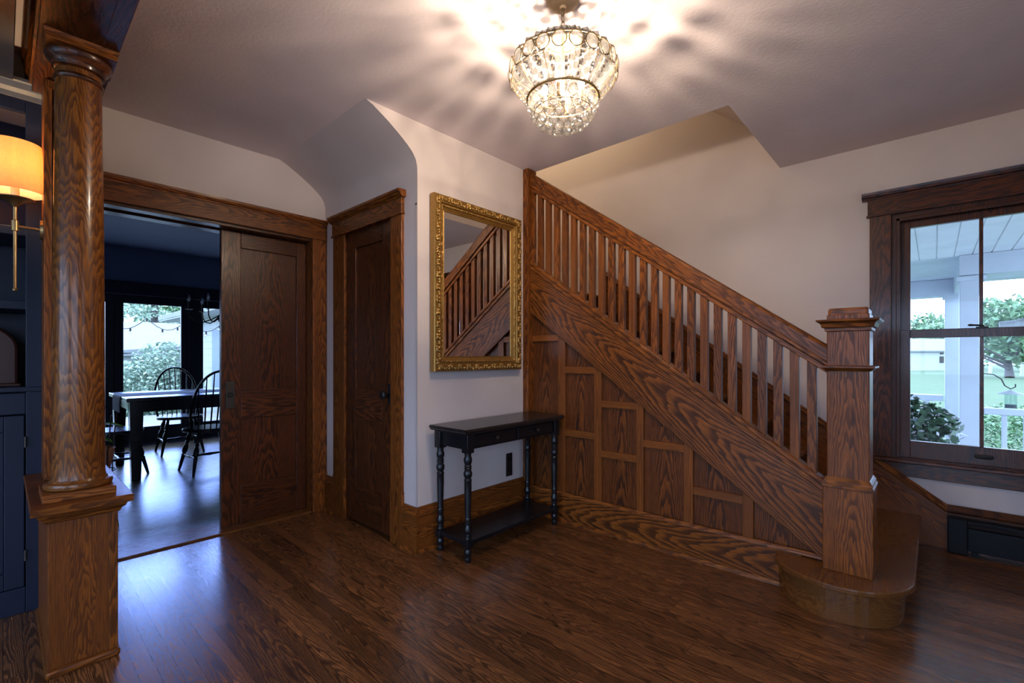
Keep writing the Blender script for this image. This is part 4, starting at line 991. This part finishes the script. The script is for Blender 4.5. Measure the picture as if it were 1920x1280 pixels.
# ================================================================== OUTSIDE, FRONT PORCH (right window)
GZ = -0.75                                  # lawn level
struct(box('floor_porch', 4.16, 7.25, -6.0, 6.0, -0.32, -0.22, M['deck']))
tag(box('lawn', -60, 160, -120, 150, GZ - 0.3, GZ, M['grass']), 'wide green lawn outside the windows', 'lawn', kind='structure')
b = MB()
pcz = 2.29
for k in range(-30, 26):
    y = 0.121 - 0.142 * k
    b.box(4.16, 7.0, y - 0.138, y - 0.004, pcz + 0.001, pcz + 0.03)
b.box(4.16, 7.0, -5, 5, pcz + 0.012, pcz + 0.05)
struct(obj('ceiling_porch', b, M['porchceil'], None, 0.003))
pr = thing('porch', 'white porch beams and posts outside the right window', 'porch', (7.1, -0.3, -0.22))
b = MB(); b.box(6.95, 7.20, -6.0, -0.20, 2.07, pcz); b.box(7.002, 7.20, -6.0, -0.305, pcz, pcz + 0.06); obj('beam', b, M['porch'], pr, 0.008)
ps = box('post', 6.97, 7.17, -0.385, -0.205, -0.22, 2.07, M['porch'], pr, 0.008)
box('post_collar', 6.945, 7.195, -0.41, -0.18, 2.01, 2.06, M['porch'], ps, 0.005)
b = MB(); b.box(7.20, 8.95, -0.385, -0.205, 2.07, pcz + 0.01); obj('beam', b, M['porch'], pr, 0.008)
ps2 = box('post', 8.95, 9.13, -0.275, -0.115, -0.6, 2.07, M['porch'], pr, 0.008)
box('post_collar', 8.93, 9.15, -0.30, -0.09, 2.01, 2.06, M['porch'], ps2, 0.005)
b = MB(); b.box(8.93, 9.18, -0.30, 6.0, 2.05, pcz); obj('beam', b, M['porch'], pr, 0.008)
b = MB()
for k in range(12): b.box(7.005 + 0.165*k, 7.005 + 0.165*k + 0.155, -0.25, 6.0, pcz + 0.002, pcz + 0.02)
b.box(7.005, 9.2, -0.3, 6.0, pcz + 0.012, pcz + 0.05); obj('soffit', b, M['porch'], pr, 0.002)
b = MB()
for k in range(10): b.box(7.24 + 0.085*k, 7.24 + 0.085*k + 0.078, -6.0, -0.4, 2.115, 2.14)
b.box(7.2, 8.1, -6, -0.4, 2.13, 2.16); obj('eave_soffit', b, M['porch'], pr, 0.002)
struct(box('floor_porch_wing', 7.25, 9.3, -0.2, 6.0, -0.40, -0.30, M['deck']))
ra = thing('porch_railing', 'white porch railing with square pickets right of the corner post', 'railing', (7.05, -2, -0.2), group='white porch railings')
box('top_rail', 6.99, 7.13, -5.0, -0.39, 0.59, 0.655, M['porch'], ra, 0.008); box('bottom_rail', 7.03, 7.09, -5.0, -0.385, -0.12, -0.07, M['porch'], ra, 0.005)
for k in range(16): box('picket', 7.04, 7.08, -0.565 - 0.155*k, -0.525 - 0.155*k, -0.07, 0.59, M['porch'], ra, 0.003)
rb = thing('porch_railing', 'white porch railing farther off, left of the corner post behind the shrub', 'railing', (8.3, 2, -0.3), group='white porch railings')
box('top_rail', 8.97, 9.09, -0.1, 5.0, 0.565, 0.65, M['porch'], rb, 0.008); box('bottom_rail', 9.0, 9.06, -0.1, 5.0, -0.12, -0.07, M['porch'], rb, 0.005)
for k in range(16): box('picket', 9.01, 9.05, 0.05 + 0.155*k, 0.09 + 0.155*k, -0.07, 0.565, M['porch'], rb, 0.003)
ds = MB()
ds.tube([(7.75, -0.56, 1.55), (7.75, -0.66, 1.56), (7.75, -0.76, 1.58), (7.76, -0.84, 1.64), (7.78, -0.90, 1.74), (7.82, -0.98, 1.86), (7.86, -1.08, 1.98), (7.9, -1.2, 2.09)], 0.05, 12)
for t in range(7): ds.ring((7.755 + 0.003*t, -0.68 - 0.03*t, 1.565 + 0.012*t), 0.052, 0.004, 1, 14, 5)
o = obj('downspout', ds, M['siding'], smooth=True); tag(o, 'white curved downspout under the porch eave', 'downspout')
# shrub on the porch
sb_ = thing('flowering_shrub', 'dark green shrub with pale blossoms just outside the window', 'shrub', (5.40, 0.10, -0.22))
SHX, SHY = 5.40, 0.095
obj('planter', MB().lathe([(0.0, -0.22), (0.14, -0.22), (0.19, 0.15), (0.20, 0.16), (0.18, 0.16), (0.17, 0.12), (0.0, 0.12)], (SHX, SHY), 28), M['terracotta'], sb_, smooth=True)
b = MB()
for k in range(9):
    a = 2*PI*k/9; b.tube([(SHX, SHY, 0.12), (SHX + 0.08*math.cos(a), SHY + 0.08*math.sin(a), 0.35), (SHX + 0.16*math.cos(a), SHY + 0.17*math.sin(a), 0.62)], 0.006, 5)
b.tube([(SHX, SHY, 0.3), (SHX - 0.05, SHY + 0.05, 0.7), (SHX - 0.06, SHY + 0.08, 0.93)], 0.004, 5)
obj('stems', b, M['bark'], sb_)
obj('foliage', MB().leaves((SHX, SHY, 0.55), 0.24, 0.27, 0.29, 900, 0.045, 0.5).leaves((SHX, SHY + 0.08, 0.84), 0.06, 0.10, 0.05, 30, 0.035), M['shrub'], sb_)
obj('blossoms', MB().leaves((SHX, SHY, 0.55), 0.25, 0.28, 0.29, 330, 0.020, 0.25), M['flower'], sb_)
# bird feeder
bf = thing('bird_feeder', 'tubular bird feeder hanging from a black hook beyond the railing', 'bird feeder', (7.4, -0.74, 0.6))
fx, fy = 7.40, -0.620
obj('hook', MB().tube([(fx, fy + 0.30, GZ), (fx, fy + 0.30, 0.6), (fx, fy + 0.295, 0.92), (fx, fy + 0.22, 1.01), (fx, fy + 0.13, 1.0), (fx, fy + 0.07, 0.95), (fx, fy + 0.045, 0.88), (fx, fy, 0.845), (fx, fy - 0.035, 0.87), (fx, fy - 0.035, 0.90)], 0.006, 8), M['iron'], bf, smooth=True)
obj('roof', MB().lathe([(0.0, 0.835), (0.02, 0.828), (0.10, 0.795), (0.10, 0.788), (0.0, 0.795)], (fx, fy), 28), M['siding'], bf, smooth=True)
obj('tube', MB().lathe([(0.048, 0.60), (0.048, 0.79)], (fx, fy), 24, cap=False), M['feederglass'], bf, smooth=True)
obj('seed', MB().lathe([(0.0, 0.602), (0.045, 0.602), (0.045, 0.675), (0.0, 0.675)], (fx, fy), 20), M['seed'], bf, smooth=True)
obj('tray', MB().lathe([(0.0, 0.59), (0.085, 0.59), (0.085, 0.602), (0.0, 0.602)], (fx, fy), 28), M['iron'], bf, smooth=True)
# far things
def building(name, label, cat, loc, ang, sx, sy, hz, rz, wins):
    t = thing(name, label, cat, loc, ang)
    obj('wall', MB().box(-sx, sx, -sy, sy, 0, hz).prism([(-sy, hz), (sy, hz), (0, hz + rz)], 0, -sx, sx), M['siding'], t)
    WL[t] = Vector((0, 0, 0))
    obj('roof', MB().prism([(-sy - 0.4, hz - 0.2), (0, hz + rz + 0.12), (sy + 0.4, hz - 0.2), (sy + 0.4, hz - 0.05), (0, hz + rz + 0.32), (-sy - 0.4, hz - 0.05)], 0, -sx - 0.4, sx + 0.4), M['roof'], t)
    for (x, z, w_, h_) in wins:
        box('window', x - w_, x + w_, -sy - 0.04, -sy + 0.02, z - h_, z + h_, M['bronze'], t)
    for ch_ in t.children: ch_.location = ch_.location + (Vector(loc) if ch_.name.startswith('wall') else Vector((0, 0, 0)))
    return t
def dirpt(u, dep):
    F_ = 869.; ca, sa = 0.739516, 0.673139; r_ = (u - 960.) / F_
    return (dep*(ca + r_*sa), dep*(sa - r_*ca))
x_, y_ = dirpt(1722, 66)
building('farmhouse', 'white gabled farmhouse far across the lawn', 'house', (x_, y_, GZ), math.radians(-45), 3.6, 2.4, 2.8, 1.35, ((1.0, 1.5, 0.3, 0.45), (1.0, 2.35, 0.25, 0.12)))
def tree(label, u, dep, h, r, mat, trunk=0.2, n=1500, name='tree', size=0.3, group=None, blobs=7, base=0.35, squash=0.75):
    x, y = dirpt(u, dep)
    t = thing(name, label, 'tree', (x, y, GZ), group=group)
    b = MB().tube([(x, y, GZ), (x + 0.1*r, y, GZ + h*base), (x, y + 0.1*r, GZ + h*0.85)], [trunk, trunk*0.75, trunk*0.2], 8)
    for k in range(6):
        a = 2*PI*k/6 + random.random(); z0 = GZ + h*(base + 0.05*k)
        b.tube([(x, y, z0), (x + 0.4*r*math.cos(a), y + 0.4*r*math.sin(a), z0 + h*0.12), (x + 0.75*r*math.cos(a), y + 0.75*r*math.sin(a), z0 + h*0.22)], [trunk*0.4, trunk*0.25, trunk*0.08], 6)
    obj('trunk', b, M['bark'], t)
    f = MB()
    for k in range(blobs):
        a = random.random()*2*PI; rr = r*random.uniform(0.1, 0.6); zz = GZ + h*random.uniform(base + 0.12, 0.88)
        f.leaves((x + rr*math.cos(a), y + rr*math.sin(a), zz), r*0.55, r*0.55, r*0.55*squash, n // blobs, size, 0.35)
    obj('crown', f, mat, t)
    return t
TG = 'trees beyond the lawn'
tree('broad green tree far behind the right part of the lawn', 1893, 42, 6.6, 4.0, M['leaf'], 0.35, 3200, size=0.32, base=0.12, group=TG)
tree('rounded tree behind the far white farmhouse', 1735, 90, 9.5, 6.0, M['leaf'], 0.4, 2200, size=0.5, base=0.1, group=TG)
tree('dense tree between the far farmhouse and the porch post', 1790, 76, 7.4, 5.0, M['leaf'], 0.4, 2400, size=0.42, base=0.1, group=TG)
tree('tall green tree at the right end of the far lawn', 1960, 60, 9.0, 6.0, M['leaf'], 0.4, 2200, size=0.45, base=0.1, group=TG)
for (u, dep, l_) in ((1856, 50, 'pale leaning pole standing far out on the lawn'), (1916, 46, 'pale pole at the right edge of the far lawn')):
    x_, y_ = dirpt(u, dep)
    o = obj('pole', MB().tube([(x_, y_, GZ), (x_ + 0.25, y_ - 0.25, 3.2)], 0.15, 10), M['siding'], smooth=True); tag(o, l_, 'pole', 'pale poles on the lawn')
x_, y_ = dirpt(1890, 9.3)
hb = thing('hedge', 'low leafy bushes behind the right porch railing', 'bush', (x_, y_, GZ))
obj('foliage', MB().leaves((x_, y_, -0.25), 0.8, 1.1, 0.5, 2200, 0.05, 0.4), M['leaf'], hb)
x_, y_ = dirpt(1740, 11.5)
hb = thing('hedge', 'low leafy bushes behind the left porch railing', 'bush', (x_, y_, GZ))
obj('foliage', MB().leaves((x_, y_, -0.4), 0.9, 1.1, 0.35, 1200, 0.05, 0.4), M['leaf'], hb)

# ================================================================== OUTSIDE, BACK YARD (through the dining room)
struct(box('floor_patio', -6.0, 6.0, 8.05, 14.0, -0.32, -0.22, M['patio']))
def bt(u, y, z=0.0):
    F_ = 869.; ca, sa = 0.739516, 0.673139; r_ = (u - 960.)/F_
    dx, dy = ca + r_*sa, sa - r_*ca; t_ = y/dy
    return (dx*t_, y)
def pinetree(label, u, y, h, r, n):
    x, _ = bt(u, y)
    t = thing('pine_tree', label, 'tree', (x, y, GZ))
    b = MB().tube([(x, y, GZ), (x, y, GZ + h)], [0.26, 0.08], 10)
    f = MB()
    for k in range(16):
        a = random.random()*2*PI; z0 = GZ + h*(0.22 + 0.045*k); L = r*random.uniform(0.6, 1.1)
        e = Vector((x + L*math.cos(a), y + L*math.sin(a), z0 + 0.25*L*random.uniform(-0.4, 1)))
        b.tube([(x, y, z0), tuple(e)], [0.07, 0.02], 6)
        for q in (0.45, 0.75, 1.0):
            p = Vector((x, y, z0)).lerp(e, q); f.leaves(p, 0.85, 0.85, 0.38, n // 48, 0.10, 0.5)
    obj('trunk', b, M['bark'], t); obj('needles', f, M['pine'], t)
pinetree('large pine tree seen in the middle of the left glass door', 290, 28, 6.6, 3.6, 6500)
pinetree('pale pine tree farther left behind the yard', 226, 37, 8.2, 4.0, 4500)
tree('leafy tree at the right of the pine behind the house eave', 330, 46, 9, 5.0, M['leaf'], 0.3, 3200, size=0.24)
x_, y_ = bt(250, 15.0)
hg = thing('hedge', 'dense leafy hedge below the garage roof in the back yard', 'hedge', (x_, y_, GZ))
obj('foliage', MB().leaves((x_, y_, 0.25), 1.6, 0.7, 0.85, 9000, 0.055, 0.35).leaves((x_ + 0.6, y_, 1.0), 0.7, 0.5, 0.6, 1600, 0.055, 0.35), M['pine'], hg)
gx, gy = bt(290, 21.0)
ga = thing('garage', 'low garage with a pale roof behind the hedge', 'garage', (gx, gy, GZ))
obj('wall', MB().box(gx - 2.2, gx + 2.2, gy - 0.4, gy + 3.0, GZ, 1.22), M['siding'], ga)
obj('roof', MB().prism([(gx - 2.6, 1.15), (gx + 2.8, 1.60), (gx + 2.8, 1.74), (gx - 2.6, 1.28)], 1, gy - 0.7, gy + 3.2).prism([(gy - 0.7, 1.22), (gy + 3.2, 2.55), (gy + 3.2, 2.62), (gy - 0.7, 1.32)], 0, gx - 2.6, gx + 2.8), M['roof'], ga)
hw = thing('house_wing', 'white sided wing of the house right of the patio', 'house', (4.6, 13, GZ))
b = MB()
WXH = 4.30
b.box(WXH, 8.0, 8.6, 19.0, GZ, 2.45)
for k in range(16): b.box(WXH - 0.012, WXH, 8.6, 19.0, GZ + 0.2*k, GZ + 0.2*k + 0.19)
obj('wall', b, M['siding'], hw)
obj('roof', MB().prism([(3.55, 2.42), (3.55, 2.56), (8.0, 4.3), (8.0, 4.1)], 1, 8.4, 19.5), M['roof'], hw)
obj('soffit', MB().box(3.58, 4.3, 8.4, 19.5, 2.38, 2.42), M['siding'], hw)
box('window', WXH - 0.03, WXH + 0.02, 15.2, 16.2, 0.0, 2.0, M['navywall'], hw)
box('corner_trim', WXH - 0.05, WXH + 0.02, 14.85, 15.05, GZ, 2.38, M['siding'], hw)
lt = thing('porch_lantern', 'glass lantern fixed to the white house wall', 'lantern', (4.2, 14.6, 1.7))
obj('lantern_body', MB().lathe([(0.0, 1.62), (0.10, 1.62), (0.13, 1.85), (0.0, 1.85)], (4.12, 14.4), 6), M['feederglass'], lt)
obj('lantern_cap', MB().lathe([(0.15, 1.85), (0.04, 1.96), (0.0, 1.98)], (4.12, 14.4), 6).box(4.12, 4.28, 14.38, 14.42, 1.9, 1.94), M['iron'], lt)
sl_ = thing('string_lights', 'string of small hanging bulbs across the back yard', 'string lights', (1.5, 13, 1.6))
a_ = bt(190, 13.0); b_ = bt(420, 13.0); pts = []
for k in range(25):
    t_ = k/24; pts.append((a_[0] + (b_[0]-a_[0])*t_, 13.0, 2.05 - 0.25*math.sin(PI*((t_*3) % 1))))
obj('cable', MB().tube(pts, 0.008, 5), M['iron'], sl_)
for k in range(2, 24, 3):
    x, y, z = pts[k]; sk_ = obj('bulb', MB().ball((x, y, z - 0.10), 0.030, 1, (1, 1, 1.3)), M['bulbglass'], sl_, smooth='all')
    obj('bulb_socket', MB().lathe([(0.0, z), (0.018, z), (0.018, z - 0.07), (0.0, z - 0.07)], (x, y), 8), M['iron'], sk_)
